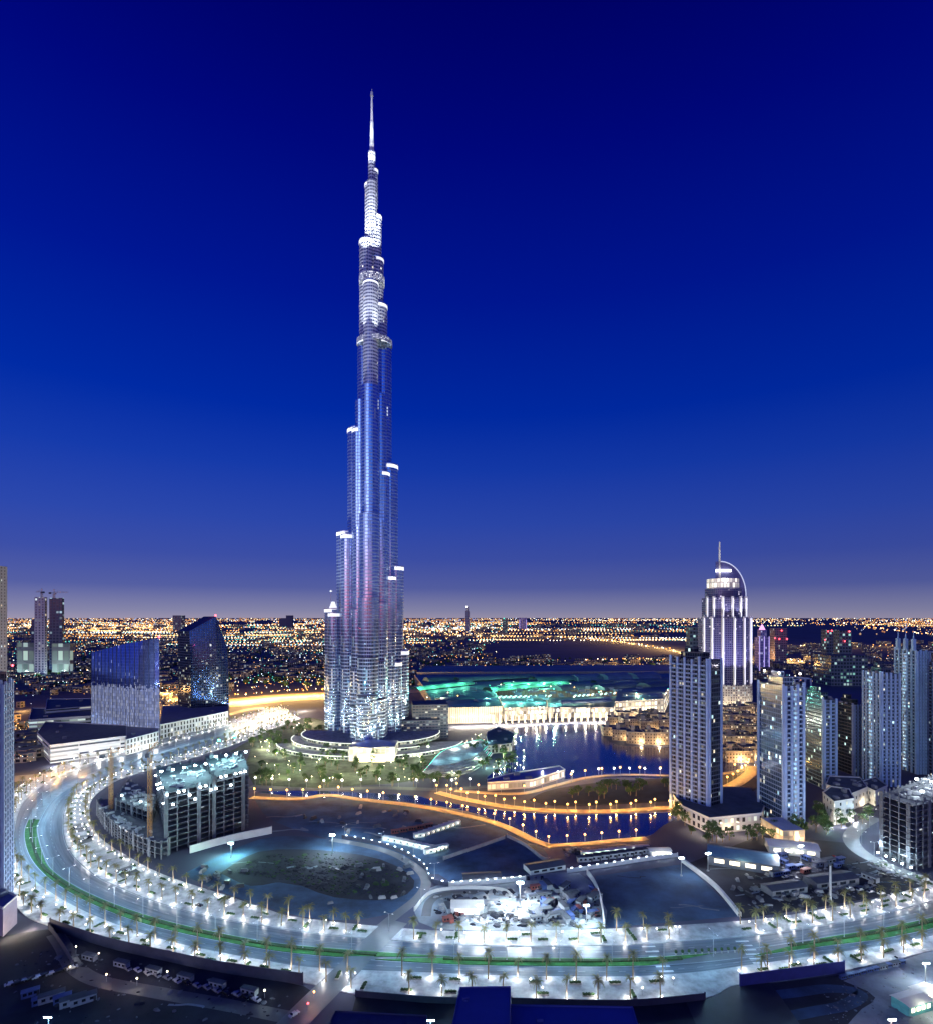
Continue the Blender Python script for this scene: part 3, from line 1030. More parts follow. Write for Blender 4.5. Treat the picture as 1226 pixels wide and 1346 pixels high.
apt("apartment_tower", "dark tower with few lit rooms, cut by the picture edge beside the crown-finned tower", (1214, 1016), (1240, 1028), (1270, 1020), 872, mD, crown='frame', piers=4)
apt("apartment_tower", "low dark tower half hidden behind the brightly windowed tower", (1022, 1000), (1044, 1006), (1060, 1002), 905, apt_mats("slate", (.2, .22, .28), (.01, .02, .04), .1, 91), crown='frame', piers=4)

# podium of the two front towers
pts = [(884, 1063), (897, 1080), (932, 1097), (1000, 1090), (1004, 1080)]
poly = polyG(pts) + [G(985, 1052), G(925, 1050)]
loc = (*poly[2], 0)
t = thing("tower_podium", "two-storey white podium with arched openings, joining the two waterside towers", "podium", loc)
mb = MB()
mb.prism(poly, 0, 11, 0, 1)
mb.build("wall", [facade("arcade_skin", wall=(.45, .44, .47), glass=(.03, .03, .04), bay=5, floor=5.5, wu=.5, wv=.6, lit=.3, c1=(1, .75, .4), power=1.6, seed=14), m_roof], t, loc)
mb = MB()
add_ribbon(mb, poly[:5], .5, 12.2, 0, 1.2)
mb.build("parapet", [m_white], t, loc)
for u, v in ((888, 1075), (905, 1090), (920, 1099), (945, 1101), (970, 1099), (990, 1096)):
    x, y = G(u, v)
    light((x - loc[0], y - loc[1] - 3, 3), 2600, WARM, .3, t)


def lowbuild(name, label, pts, z, mats, cat, parapet=True, group=None, extra=None):
    poly = polyG(pts)
    if area(poly) < 0:
        poly = poly[::-1]
    cx, cy_ = sum(p[0] for p in poly) / len(poly), sum(p[1] for p in poly) / len(poly)
    loc = (cx, cy_, 0)
    t = thing(name, label, cat, loc, 0, group)
    mb = MB()
    mb.prism(poly, 0, z, 0, 1)
    mb.build("wall", [mats[0], mats[1]], t, loc)
    if parapet:
        mb = MB()
        add_ribbon(mb, poly + [poly[0]], .5, z + 1.1, 0, 1.0)
        mb.build("parapet", [mats[2] if len(mats) > 2 else m_white], t, loc)
    a = math.atan2(poly[1][1] - poly[0][1], poly[1][0] - poly[0][0])
    for k in range(4):
        mb = MB()
        s = R.uniform(.3, .7)
        i = R.randrange(len(poly))
        q = (cx + (poly[i][0] - cx) * .5, cy_ + (poly[i][1] - cy_) * .5)
        mb.box(q[0], q[1], z + .01 + .002 * k, R.uniform(2.5, 6), R.uniform(2, 4), R.uniform(1.2, 2.6), a + .01 * k, 0, 0)
        mb.build("roof_plant", [m_conc], t, loc)
    return t, poly, loc


w_blank = facade("blank_white_skin", wall=(.58, .58, .56), glass=(.04, .05, .06), bay=7, floor=6, wu=.25, wv=.4, lit=.5, c1=(1, .9, .6), c2=(.9, 1, .95), power=1.4, seed=2)
t, poly, loc = lowbuild("low_building", "white windowless block on the bend of the ramp road", [(1081, 1071), (1096, 1085), (1122, 1080), (1116, 1066), (1092, 1062)], 17, (w_blank, m_roof), "building")
for u, v in ((1092, 1088), (1108, 1088), (1124, 1082)):
    x, y = G(u, v)
    light((x - loc[0], y - loc[1], 2), 3500, WHITE, .4, t)
t, poly, loc = lowbuild("low_building", "long cream hall with a flat dark roof below the slim tower", [(1085, 1052), (1118, 1066), (1140, 1056), (1130, 1042), (1090, 1040)], 13, (w_blank, m_roof), "building")
for u, v in ((1090, 1058), (1105, 1066), (1120, 1070), (1138, 1060)):
    x, y = G(u, v)
    light((x - loc[0], y - loc[1], 2), 4500, WARM, .4, t)
lowbuild("low_building", "grey slab hall beside the lit building site", [(1126, 1048), (1150, 1060), (1166, 1052), (1150, 1040)], 12, (w_blank, m_roof), "building")

# ------------------------------------------------------------------ the hotel tower with a great arc
DA = F * H / (934 - V0)
AX = XU(953, DA)
hotel = thing("hotel_tower", "white floodlit hotel tower topped by a curved sail arc and mast", "hotel tower", (AX, DA, 0))
HL = (AX, DA, 0)
zh = lambda v: ZV(v, DA)
f_hotel = facade("hotel_skin", wall=(.13, .13, .22), glass=(.04, .05, .20), bay=3.2, floor=3.6, wu=.7, wv=.6, lit=.10, c1=(1, .9, .8), c2=(.75, .7, 1), power=1.2, gmetal=.5, seed=17)
f_hotel2 = facade("hotel_base_skin", wall=(.55, .52, .46), glass=(.06, .06, .08), bay=4, floor=4, wu=.45, wv=.6, lit=.4, c1=(1, .85, .55), power=1.5, seed=18)


def bow(cx, cy_, w, d, n=14):
    """plan with a bowed front"""
    front = [(cx + w / 2 * math.cos(PI + PI * i / n) , cy_ + d * .62 * math.sin(PI + PI * i / n)) for i in range(n + 1)]
    return front + [(cx + w / 2, cy_ + d * .38), (cx - w / 2, cy_ + d * .38)]


def hx(u):
    return XU(u, DA)


for u0, u1, va, vb, mat_, d in ((921, 986, 934, 898, f_hotel2, 56), (922.5, 984, 899, 812, f_hotel, 50), (927, 978, 813, 786, f_hotel, 42), (930, 973, 787, 774, f_hotel, 34)):
    mb = MB()
    cx, w = hx((u0 + u1) / 2), (u1 - u0) * DA / F
    mb.prism(bow(cx, DA, w, d), max(0, zh(va)), zh(vb), 0, 1)
    mb.build("storeys", [mat_, m_roof], hotel, HL)
    if u1 - u0 > 45 and mat_ is f_hotel:     # white piers; added glowing strips stand in for their floodlight wash
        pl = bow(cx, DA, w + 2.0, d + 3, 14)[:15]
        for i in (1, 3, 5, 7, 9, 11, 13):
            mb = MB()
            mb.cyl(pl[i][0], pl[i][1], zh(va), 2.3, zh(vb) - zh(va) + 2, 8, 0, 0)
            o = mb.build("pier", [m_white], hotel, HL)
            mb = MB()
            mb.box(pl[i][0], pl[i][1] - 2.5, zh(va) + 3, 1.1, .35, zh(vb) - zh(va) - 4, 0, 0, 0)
            mb.build("glow_line", [g_floodwash], o, HL)
mb = MB()
mb.prism(bow(hx(953), DA, 64, 40), zh(812) - .2, zh(812) + 1.4, 0, 0)
mb.prism(bow(hx(953), DA, 84, 52), zh(899) - .5, zh(899) + 1.2, 0, 0)
mb.build("cornice", [m_white], hotel, HL)
mb = MB()
mb.prism(bow(hx(951), DA, 49, 28), zh(775), zh(761), 0, 1)
mb.build("lantern_storey", [facade("lantern_skin", wall=(.8, .75, .65), glass=(.8, .7, .6), bay=5, floor=9, wu=.8, wv=.85, lit=1.0, c1=(1, .9, .68), c2=(1, .95, .8), power=1.5, seed=5), m_white], hotel, HL)
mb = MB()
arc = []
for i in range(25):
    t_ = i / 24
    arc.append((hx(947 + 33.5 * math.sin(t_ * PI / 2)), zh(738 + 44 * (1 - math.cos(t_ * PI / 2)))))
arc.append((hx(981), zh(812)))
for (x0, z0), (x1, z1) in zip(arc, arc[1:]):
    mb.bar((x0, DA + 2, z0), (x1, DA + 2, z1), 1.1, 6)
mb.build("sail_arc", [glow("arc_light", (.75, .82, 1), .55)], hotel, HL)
mb = MB()
w_ = MB()
for k in range(len(arc) - 1):
    (x0, z0), (x1, z1) = arc[k], arc[k + 1]
    for dy in (1.4, 2.6):
        w_.face([(hx(941), DA + dy, z0), (x0, DA + dy, z0), (x1, DA + dy, z1), (hx(941), DA + dy, z1)][::(1 if dy > 2 else -1)], 0)
w_.build("sail_wall", [plain("sail_panel", (.16, .17, .36), .4, .3)], hotel, HL)
mb.cyl(hx(946), DA + 2, zh(762), 2.0, zh(735) - zh(762), 8, 0, r1=1.6)
mb.cyl(hx(946), DA + 2, zh(738), 1.9, zh(712) - zh(738), 8, 0, r1=1.2)
mb.build("mast", [m_white], hotel, HL)
mb = MB()
mb.box(hx(950), DA - 1, zh(752), 24, 6, 4.5, 0, 0, 0)
mb.build("crown_lamp", [glow("crown_glow", (1, .96, .9), 3)], hotel, HL)
for sx in (-38, -14, 14, 38):
    spot((AX + sx, DA - 60, zh(898)), (AX + sx * .6, DA - 18, zh(830)), 2.4e5, (.70, .62, 1), 44, 1.0, parent=hotel)
    spot((AX + sx * .8, DA - 40, zh(812)), (AX + sx * .5, DA - 8, zh(775)), 5e4, (.9, .85, 1), 50, 1.0, parent=hotel)
spot((AX - 8, DA - 26, zh(775)), (hx(946), DA + 2, zh(726)), 2.0e5, (1, 1, 1), 36, 1.0, parent=hotel)
for sx in (-40, -20, 0, 20, 40):
    light((sx, -44, 6), 2.2e4, WARM, .5, hotel)

# ------------------------------------------------------------------ sail-roofed glass office towers
def sail(name, label, A, B, roof, depth, lean, mat_, back, bulge=5.0, cat="office tower"):
    a, b = Vector(G(*A)), Vector(G(*B))
    d = (b - a).normalized()
    nrm = Vector((d.y, -d.x))
    if nrm.y > 0:
        nrm = -nrm
    loc = (a.x, a.y, 0)
    t = thing(name, label, cat, loc)
    bk = Vector(back).normalized()
    L = (b - a).length
    NU, NV = 16, 14
    mb = MB()

    def P(i, j):
        s, q = i / NU, j / NV
        k = 0
        while k < len(roof) - 2 and s > roof[k + 1][0]:
            k += 1
        (s0, r0_), (s1, r1_) = roof[k], roof[k + 1]
        p = a + d * (L * s)
        zt = ZV(r0_ + (r1_ - r0_) * (s - s0) / (s1 - s0), p.y)
        p = a + d * (L * s) + nrm * (bulge * (1 - (2 * s - 1) ** 2) ) + bk * (lean * max(0, q - .35) ** 2)
        return (p.x, p.y, zt * q)

    def Q(i, j):
        x, y, z = P(i, j)
        p = a + d * (L * i / NU) + bk * depth
        return (p.x, p.y, z)
    for i in range(NU):
        for j in range(NV):
            u0, u1 = L * i / NU, L * (i + 1) / NU
            mb.face([P(i, j), P(i + 1, j), P(i + 1, j + 1), P(i, j + 1)], 0, [(u0, P(i, j)[2]), (u1, P(i + 1, j)[2]), (u1, P(i + 1, j + 1)[2]), (u0, P(i, j + 1)[2])])
            mb.face([Q(i + 1, j), Q(i, j), Q(i, j + 1), Q(i + 1, j + 1)], 0, [(u1, Q(i + 1, j)[2]), (u0, Q(i, j)[2]), (u0, Q(i, j + 1)[2]), (u1, Q(i + 1, j + 1)[2])])
        mb.face([P(i, NV), P(i + 1, NV), Q(i + 1, NV), Q(i, NV)], 1)
    for j in range(NV):
        mb.face([Q(0, j), P(0, j), P(0, j + 1), Q(0, j + 1)], 2, [(depth, Q(0, j)[2]), (0, P(0, j)[2]), (0, P(0, j + 1)[2]), (depth, Q(0, j + 1)[2])])
        mb.face([P(NU, j), Q(NU, j), Q(NU, j + 1), P(NU, j + 1)], 2, [(0, P(NU, j)[2]), (depth, Q(NU, j)[2]), (depth, Q(NU, j + 1)[2]), (0, P(NU, j + 1)[2])])
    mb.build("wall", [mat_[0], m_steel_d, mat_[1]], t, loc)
    mb = MB()       # slim projecting mullions
    for i in range(0, NU + 1):
        for j in range(NV):
            p, q = Vector(P(i, j)), Vector(P(i, j + 1))
            mb.bar(p + Vector((nrm.x, nrm.y, 0)) * .25, q + Vector((nrm.x, nrm.y, 0)) * .25, .22, 4)
    mb.build("mullion", [m_steel_d], t, loc)
    mb = MB()
    tip = P(max(range(NU + 1), key=lambda i: P(i, NV)[2]), NV)
    mb.ball((tip[0], tip[1], tip[2] + 1.5), 1.6, 8, 5)
    mb.build("red_beacon", [g_red], t, loc)
    light((tip[0] - loc[0], tip[1] - loc[1], tip[2] + 4), 8000, (1, .05, .1), .5, t)
    return t, a, b, d, nrm, loc


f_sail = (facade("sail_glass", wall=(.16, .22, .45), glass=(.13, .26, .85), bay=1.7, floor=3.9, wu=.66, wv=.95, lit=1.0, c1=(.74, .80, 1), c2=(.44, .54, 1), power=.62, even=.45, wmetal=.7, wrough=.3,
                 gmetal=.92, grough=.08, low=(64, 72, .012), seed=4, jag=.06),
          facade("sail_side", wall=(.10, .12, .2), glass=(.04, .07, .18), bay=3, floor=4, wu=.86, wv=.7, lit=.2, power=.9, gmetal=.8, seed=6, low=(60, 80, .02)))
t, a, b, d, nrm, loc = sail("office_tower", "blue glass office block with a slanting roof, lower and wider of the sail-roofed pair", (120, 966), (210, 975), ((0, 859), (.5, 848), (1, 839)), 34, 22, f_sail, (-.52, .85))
for k in range(9):
    p = a + d * ((b - a).length * (k + .5) / 9) + nrm * 7
    light((p.x - loc[0], p.y - loc[1], 3), 9000, (.9, .95, 1), .4, t)
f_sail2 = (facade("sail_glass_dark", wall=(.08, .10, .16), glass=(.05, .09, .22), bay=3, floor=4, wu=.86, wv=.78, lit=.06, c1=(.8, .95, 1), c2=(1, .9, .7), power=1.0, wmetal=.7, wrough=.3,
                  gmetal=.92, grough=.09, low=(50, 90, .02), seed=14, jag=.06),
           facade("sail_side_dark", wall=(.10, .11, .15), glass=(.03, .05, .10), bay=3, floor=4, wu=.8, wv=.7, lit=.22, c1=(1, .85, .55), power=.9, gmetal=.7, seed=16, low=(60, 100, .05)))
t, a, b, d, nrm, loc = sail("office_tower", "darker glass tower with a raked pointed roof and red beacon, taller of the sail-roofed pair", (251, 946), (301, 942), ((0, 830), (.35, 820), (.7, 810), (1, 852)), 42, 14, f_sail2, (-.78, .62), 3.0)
for k in range(7):
    p = a + d * ((b - a).length * (k + .5) / 7) + nrm * 7
    light((p.x - loc[0], p.y - loc[1], 12), 9000, (1, .97, .85), .4, t)
f_arc = facade("colonnade_skin", wall=(.50, .49, .46), glass=(.05, .05, .05), bay=5, floor=6, wu=.5, wv=.7, lit=.35, c1=(1, .86, .55), c2=(.95, 1, 1), power=1.2, seed=24)
lowbuild("office_podium", "cream colonnaded podium below the raked dark glass tower", [(211, 972), (300, 952), (300, 938), (214, 944)], 18, (f_arc, m_conc), "podium")
lowbuild("office_podium", "pale podium with square windows below the lower sail-roofed block", [(166, 993), (208, 981), (210, 968), (150, 970)], 17, (f_arc, m_conc), "podium")
f_slat = facade("slatted_skin", wall=(.62, .63, .62), glass=(.04, .05, .07), bay=40, floor=4.6, wu=.98, wv=.45, lit=.55, c1=(1, .95, .8), c2=(.9, 1, 1), power=1.1, seed=25)
t, poly, loc = lowbuild("low_building", "long white horizontally slatted building facing the boulevard", [(49, 985), (66, 1004), (166, 990), (166, 974), (60, 968)], 19, (f_slat, m_roof), "building")
for u, v in ((70, 1008), (100, 1004), (130, 1000), (160, 996), (184, 990), (205, 985)):
    x, y = G(u, v)
    light((x - loc[0], y - loc[1], 4), 9000, WHITE, .4, t)
lowbuild("low_building", "dark-banded office hall behind the white slatted building", [(38, 968), (120, 962), (121, 950), (42, 950)], 21, (facade("band_skin", wall=(.45, .46, .45), glass=(.02, .03, .04), bay=9, floor=5, wu=.97, wv=.5, lit=.6, c1=(.9, 1, .8), power=1.5, seed=26), m_roof), "building")
lowbuild("low_building", "banded office hall with a bright upper storey beside the lower sail-roofed block", [(60, 958), (122, 952), (121, 940), (62, 941)], 26, (f_slat, m_roof), "building")

# ------------------------------------------------------------------ far office pair under construction
DF = F * H / (888 - V0)


def fbox(mb, u0, u1, v0, v1, dep, mi=0, y=DF, dy=0.0, mt=1):
    z0, z1 = max(0, ZV(v0, y)), ZV(v1, y)
    mb.box(XU((u0 + u1) / 2, y), y + dy + dep / 2, z0, (u1 - u0) * y / F, dep, z1 - z0, 0, mi, mt)


fo = thing("office_complex", "far twin-slab office complex with cranes and a glowing lower block", "office complex", (XU(58, DF), DF, 0))
FL = (XU(58, DF), DF, 0)
fm1 = facade("far_pale_skin", wall=(.42, .43, .5), glass=(.10, .12, .2), bay=9, floor=7, wu=.5, wv=.7, lit=.15, power=1, seed=33)
fm2 = facade("far_dark_skin", wall=(.06, .08, .14), glass=(.02, .04, .1), bay=9, floor=8, wu=.7, wv=.7, lit=.18, c1=(.5, .8, 1), power=.9, seed=34)
fm3 = facade("far_glow_skin", wall=(.16, .19, .2), glass=(.1, .15, .14), bay=16, floor=36, wu=.75, wv=.7, lit=.75, c1=(.75, 1, .8), c2=(.7, .95, 1), power=.55, seed=35)
mb = MB(); fbox(mb, 22, 47, 884, 845, 14); mb.build("lower_block", [fm3, m_roof], fo, FL)
mb = MB(); fbox(mb, 68, 92, 884, 846, 14); mb.build("lower_block", [fm3, m_roof], fo, FL)
mb = MB(); fbox(mb, 47.5, 61, 888, 785, 9, dy=-6); mb.build("pale_slab", [fm1, m_roof], fo, FL)
mb = MB(); fbox(mb, 64, 81, 880, 786, 8, dy=2); mb.build("dark_slab", [fm2, m_roof], fo, FL)
mb = MB(); fbox(mb, 39.5, 45.5, 880, 814, 8, dy=4); mb.build("thin_slab", [fm2, m_roof], fo, FL)
for k in (24, 36, 50, 60, 74, 88):
    light((XU(k, DF) - FL[0], -30, 8), 6e4, (.8, 1, .95), 1, fo)


# ------------------------------------------------------------------ tower cranes
def crane(label, u, v, vtop, jib, ang, group=None, s=1.0):
    x, y = G(u, v)
    z = ZV(vtop, y)
    t = thing("tower_crane", label, "crane", (x, y, 0), 0, group)
    mb = MB()
    w = .95 * s
    for sx, sy in ((-1, -1), (1, -1), (1, 1), (-1, 1)):
        mb.bar((sx * w, sy * w, 0), (sx * w, sy * w, z), .17 * s, 4)
    st = 2.2 * s
    for k in range(int(z / st)):
        z0, z1 = k * st, (k + 1) * st
        for (p, q) in (((-1, -1), (1, -1)), ((1, -1), (1, 1)), ((1, 1), (-1, 1)), ((-1, 1), (-1, -1))):
            p, q = (p, q) if k % 2 else (q, p)
            mb.bar((p[0] * w, p[1] * w, z0), (q[0] * w, q[1] * w, z1), .1 * s, 3)
    mb.build("mast", [m_crane], t)
    ca, sa = math.cos(ang), math.sin(ang)
    mb = MB()
    for o_, h in ((-.8, 0), (.8, 0), (0, 1.4)):
        mb.bar((-sa * o_ * s, ca * o_ * s, z + h * s), (ca * jib - sa * o_ * s, sa * jib + ca * o_ * s, z + h * s), .14 * s, 4)
    n = max(4, int(jib / (3 * s)))
    for k in range(n):
        a0, a1 = jib * k / n, jib * (k + .5) / n
        for o_ in (-.8, .8):
            mb.bar((ca * a0 - sa * o_ * s, sa * a0 + ca * o_ * s, z), (ca * a1, sa * a1, z + 1.4 * s), .08 * s, 3)
    mb.build("jib", [m_crane], t)
    mb = MB()
    for o_ in (-.8, .8):
        mb.bar((-sa * o_ * s, ca * o_ * s, z), (-ca * jib * .3 - sa * o_ * s, -sa * jib * .3 + ca * o_ * s, z), .16 * s, 4)
    mb.box(-ca * jib * .27, -sa * jib * .27, z - 2 * s, 3 * s, 2.2 * s, 2.4 * s, ang)
    mb.build("counterweight", [m_conc_d], t)
    mb = MB()
    mb.box(ca * 1.8 * s, sa * 1.8 * s, z - 2.4 * s, 2 * s, 1.6 * s, 2.2 * s, ang)
    mb.build("cab", [m_cabin], t)
    mb = MB()
    mb.bar((0, 0, z), (0, 0, z + 5 * s), .3 * s, 4)
    mb.bar((0, 0, z + 5 * s), (ca * jib * .7, sa * jib * .7, z + 1.4 * s), .06 * s, 3)
    mb.bar((0, 0, z + 5 * s), (-ca * jib * .28, -sa * jib * .28, z), .06 * s, 3)
    mb.build("apex", [m_crane], t)
    return t, x, y, z


crane("orange lattice tower crane before the curved corner of the shell building", 197, 1122, 988, 30, 1.9)
crane("lattice tower crane at the back end of the shell building", 146, 1083, 990, 28, 1.3)
for lab, u, vt, an_ in (("far crane over the pale slab of the twin-slab offices", 55, 778, 2.6), ("far crane over the dark slab of the twin-slab offices", 71, 779, .5)):
    crane(lab, u, V0 + H * F / (DF + 60), vt, 34, an_, s=2.0)


# ------------------------------------------------------------------ concrete shells under construction
def shell(name, label, blocks, mslab, lamps, cat="building site", step=3.7):
    loc = (*blocks[0][0][0], 0)
    t = thing(name, label, cat, loc)
    for poly, z0, z1, sp in blocks:
        if area(poly) < 0:
            poly = poly[::-1]
        k, z = 0, z0
        cx, cy_ = sum(p[0] for p in poly) / len(poly), sum(p[1] for p in poly) / len(poly)
        inner = [(cx + (x - cx) * .80, cy_ + (y - cy_) * .80) for x, y in poly]
        while z <= z1:
            mb = MB()
            mb.prism(poly, z - .42, z, 0, 0, 0)
            mb.build("floor_slab", [mslab], t, loc)
            z += step
            k += 1
        top = z - step
        mb = MB()
        mb.prism(inner, 0, top - .5, 0, 0)
        mb.build("core_wall", [f_shell], t, loc)
        pts = resample(poly + [poly[0]], sp)
        for i, (x, y, h) in enumerate(pts):
            mb = MB()
            x, y = cx + (x - cx) * .985, cy_ + (y - cy_) * .985
            wide = 2.6 if i % 3 == 0 else .7
            mb.box(x, y, 0, wide, .6, top + R.choice((.9, 1.4, 2.2)), h)
            mb.build("column", [mslab], t, loc)
        mb = MB()       # deck edge boards and loose stacks on the top deck
        for i in range(40):
            s, q = R.uniform(-.9, .9), R.randrange(len(poly))
            p0, p1 = poly[q], poly[(q + 1) % len(poly)]
            w = R.random()
            x, y = p0[0] + (p1[0] - p0[0]) * w, p0[1] + (p1[1] - p0[1]) * w
            f_ = R.uniform(.1, .92)
            mb.box(cx + (x - cx) * f_, cy_ + (y - cy_) * f_, top + .005 + i * .001, R.uniform(.8, 5), R.uniform(.6, 2.5), R.uniform(.4, 2.0), R.uniform(0, 3))
        mb.build("deck_stack", [m_cabin], t, loc)
    for (x, y, z, p, c, r) in lamps:
        mb = MB()
        mb.box(x, y, z - .3, r * 1.6, r, r, 0)
        mb.build("work_lamp", [g_cool if c[2] > .8 else g_teal], t, loc)
        light((x - loc[0], y - loc[1], z + 1.5), p, c, .4, t)
    return t


f_shell = facade("shell_infill", wall=(.05, .055, .075), glass=(.01, .012, .02), bay=4, floor=3.7, wu=.7, wv=.7, lit=.05, c1=(.9, .95, 1), c2=(.6, 1, 1), power=1.5, seed=44)
A0, A1, A2, A3 = G(218, 1124), G(327, 1090), G(318, 1058), G(205, 1078)
mid = lambda p, q, t_: (p[0] + (q[0] - p[0]) * t_, p[1] + (q[1] - p[1]) * t_)
b1 = [A0, mid(A0, A1, .55), mid(A3, A2, .55), A3]
b2 = [mid(A0, A1, .553), A1, A2, mid(A3, A2, .553)]
podc = [G(u, v) for u, v in smooth_px([(127, 1072), (138, 1090), (158, 1108), (185, 1122), (212, 1131)], 5)] + [G(224, 1124.5), G(206, 1078), G(170, 1060)]
bback = [G(152, 1085), G(200, 1105), G(208, 1079), G(168, 1056)]
lampl = []
for k in range(9):
    p = mid(mid(A0, A1, k / 8), mid(A3, A2, k / 8), .4)
    lampl.append((p[0], p[1], (42 if k < 5 else 46) + 6, 9000, (.5, .95, 1), .9))
lampl += [(A2[0] - 3, A2[1] - 8, 58, 9000, (.15, 1, .7), 1.4), (A2[0] - 14, A2[1] - 12, 56, 7000, (.2, 1, .75), 1.2)]
for u, v, z in ((160, 1090, 25), (185, 1100, 25), (215, 1090, 30)):
    x, y = G(u, v)
    lampl.append((x, y, z, 3800, (.6, .95, 1), .7))
for k in range(16):
    p = mid(A0, A1, (k + .5) / 16)
    zz = (40.7 if k < 9 else 44.4) - R.choice((1.2, 1.2, 4.9, 8.6))
    lampl.append((p[0] - .4, p[1] - 1.1, zz, 260, (.6, .95, 1), .8))
for k in range(6):
    p = mid(A0, A3, (k + .5) / 6)
    lampl.append((p[0] - .8, p[1], 40.7 - R.choice((1.2, 4.9, 8.6)), 260, (.6, .95, 1), .8))
shell("concrete_shell", "unfinished blue-lit concrete shell with a curved podium inside the boulevard bend", [(b1, 3.7, 42, 7.5), (b2, 3.7, 46, 7.5), (podc, 3.7, 12, 6.5), (bback, 12, 21, 8)], m_conc_d, lampl)
C0, C1, C2, C3 = G(1157, 1126), G(1200, 1146), G(1300, 1120), G(1240, 1085)
lamp2 = []
for k in range(10):
    p = mid(mid(C0, C1, R.random()), mid(C3, C2, R.random()), R.random())
    lamp2.append((p[0], p[1], 47, 8500, (.85, .96, 1), 1.0))
for k in range(5):
    p = mid(C0, C1, k / 4)
    lamp2.append((p[0] - 6, p[1] - 6, 5, 1500, (.8, 1, 1), .6))
shell("concrete_shell", "unfinished concrete shell with a white floodlit top deck beside the ramp road", [([C0, C1, C2, C3], 3.6, 41, 6.5), ([G(1178, 1128), G(1206, 1140), G(1290, 1118), G(1240, 1096)], 41, 44, 7)], m_conc_d, lamp2)
x, y = G(1091, 1186)
t = thing("mast_pole", "tall bare mast standing in the dark yard of sheds", "mast", (x, y, 0))
mb = MB(); mb.cyl(0, 0, 0, .75, ZV(1138, y), 10, 0, r1=.45); mb.build("pole", m_conc, t)
mb = MB(); mb.cyl(0, 0, 0, 1.5, .8, 10, 0); mb.build("base", m_conc_d, t)
mb = MB(); mb.cyl(0, 0, ZV(1138, y), .9, .6, 10, 0); mb.build("cap", m_steel_d, t)

# ------------------------------------------------------------------ towers cut by the left picture edge
mL = apt_mats("edge", (.20, .20, .24), (.02, .025, .05), .10, 101, 1.6, c2=(.6, 1, .95))
YL = 318.0
t, b, e1, e2, z = apt("apartment_tower", "grey balconied tower cut by the picture edge with a floodlit crown, over the boulevard bend", (-60, 1176), (3, 1196), (16, 1177), 900, mL, crown='none', piers=5, square=False)
lamps_on(t, (b.x, b.y, 0), [(b.x + e2.x * .7 - 1, b.y + e2.y * .7 - 4, z - 14, 1200, (1, .9, .8), g_white, .7), (b.x + e2.x + 1, b.y + e2.y - 1, z + 9, 900, (1, .1, .15), g_red, .6)])
Y2 = 640.0
x1, x0 = XU(9.5, Y2 + 28), XU(-60, Y2)
t = thing("apartment_tower", "slender pale tower lit from below, rising highest at the picture edge", "apartment tower", (x1, Y2, 0))
mb = MB()
mb.box((x0 + x1) / 2, Y2 + 14, 0, x1 - x0, 28, ZV(742, Y2), 0, 0, 1)
mb.build("wall", [facade("slender_skin", wall=(.42, .38, .36), glass=(.12, .11, .12), bay=4.5, floor=3.6, wu=.3, wv=.5, lit=.1, seed=111), m_roof], t, (x1, Y2, 0))
mb = MB()
mb.box((x0 + x1) / 2 - 3, Y2 + 14, ZV(742, Y2), (x1 - x0) * .5, 10, 14, 0, 0, 1)
mb.build("roof_storey", [m_white, m_roof], t, (x1, Y2, 0))
for zz in (70, 110, 150):
    light((6, -12, zz), 1.8e4, (1, .88, .72), .5, t)
pts = [(-70, 1200), (4, 1232), (22.5, 1214), (-30, 1190)]
t, poly, loc = lowbuild("podium_block", "plain mauve-grey podium box at the foot of the edge tower", pts, 13.5, (plain("mauve_render", (.26, .22, .30), .8, var=.1), m_roofblue), "podium")
for u, v in ((10, 1236), (20, 1232), (34, 1226), (44, 1222)):
    x, y = G(u, v)
    light((x - loc[0], y - loc[1], 2.5), 1300, WARM, .3, t)

# ------------------------------------------------------------------ shopping mall with lit roofs
f_mall = facade("mall_skin", wall=(.48, .44, .38), glass=(.3, .26, .2), bay=6, floor=8, wu=.6, wv=.6, lit=.85, c1=(1, .76, .42), c2=(1, .93, .8), power=4.5, seed=120)
f_mall2 = facade("mall_blank_skin", wall=(.42, .37, .30), glass=(.25, .22, .18), bay=3, floor=26, wu=.55, wv=.9, lit=0, seed=121)
m_mallroof = plain("mall_roof", (.10, .17, .20), .6, var=.4, scale=.02)
m_vault = plain("vault_glass", (.12, .26, .22), .3, var=.3, scale=.02)
m_paleroof = plain("pale_roof_sheet", (.16, .22, .30), .6, var=.3, scale=.05)
mall = thing("shopping_mall", "sprawling shopping mall under teal-lit vaulted roofs, beyond the fountain lake", "shopping mall", (*G(720, 948), 0))
ML = tuple(mall.location)


def mall_hall(pts, z, mat_, mi=0, roof=m_mallroof):
    poly = [G(u, v) for u, v in pts]
    mb = MB()
    mb.prism(poly, 0, z, 0, 1)
    return mb.build("hall", [mat_, roof], mall, ML)


mall_hall([(574, 952), (660, 950), (650, 926), (560, 926)], 24, f_mall2)
mall_hall([(662, 948), (718, 946), (716, 930), (655, 930)], 20, f_mall)
mall_hall([(720, 944), (806, 944), (812, 928), (718, 930)], 17, f_mall)
mall_hall([(808, 944), (872, 940), (880, 920), (812, 924)], 26, f_mall)
mall_hall([(562, 925), (880, 919), (900, 897), (545, 899)], 22, f_mall2)
mall_hall([(548, 898), (890, 896), (915, 886), (560, 888)], 26, f_mall2)
def roof_px(u, v, z):
    return G(u, v, z)
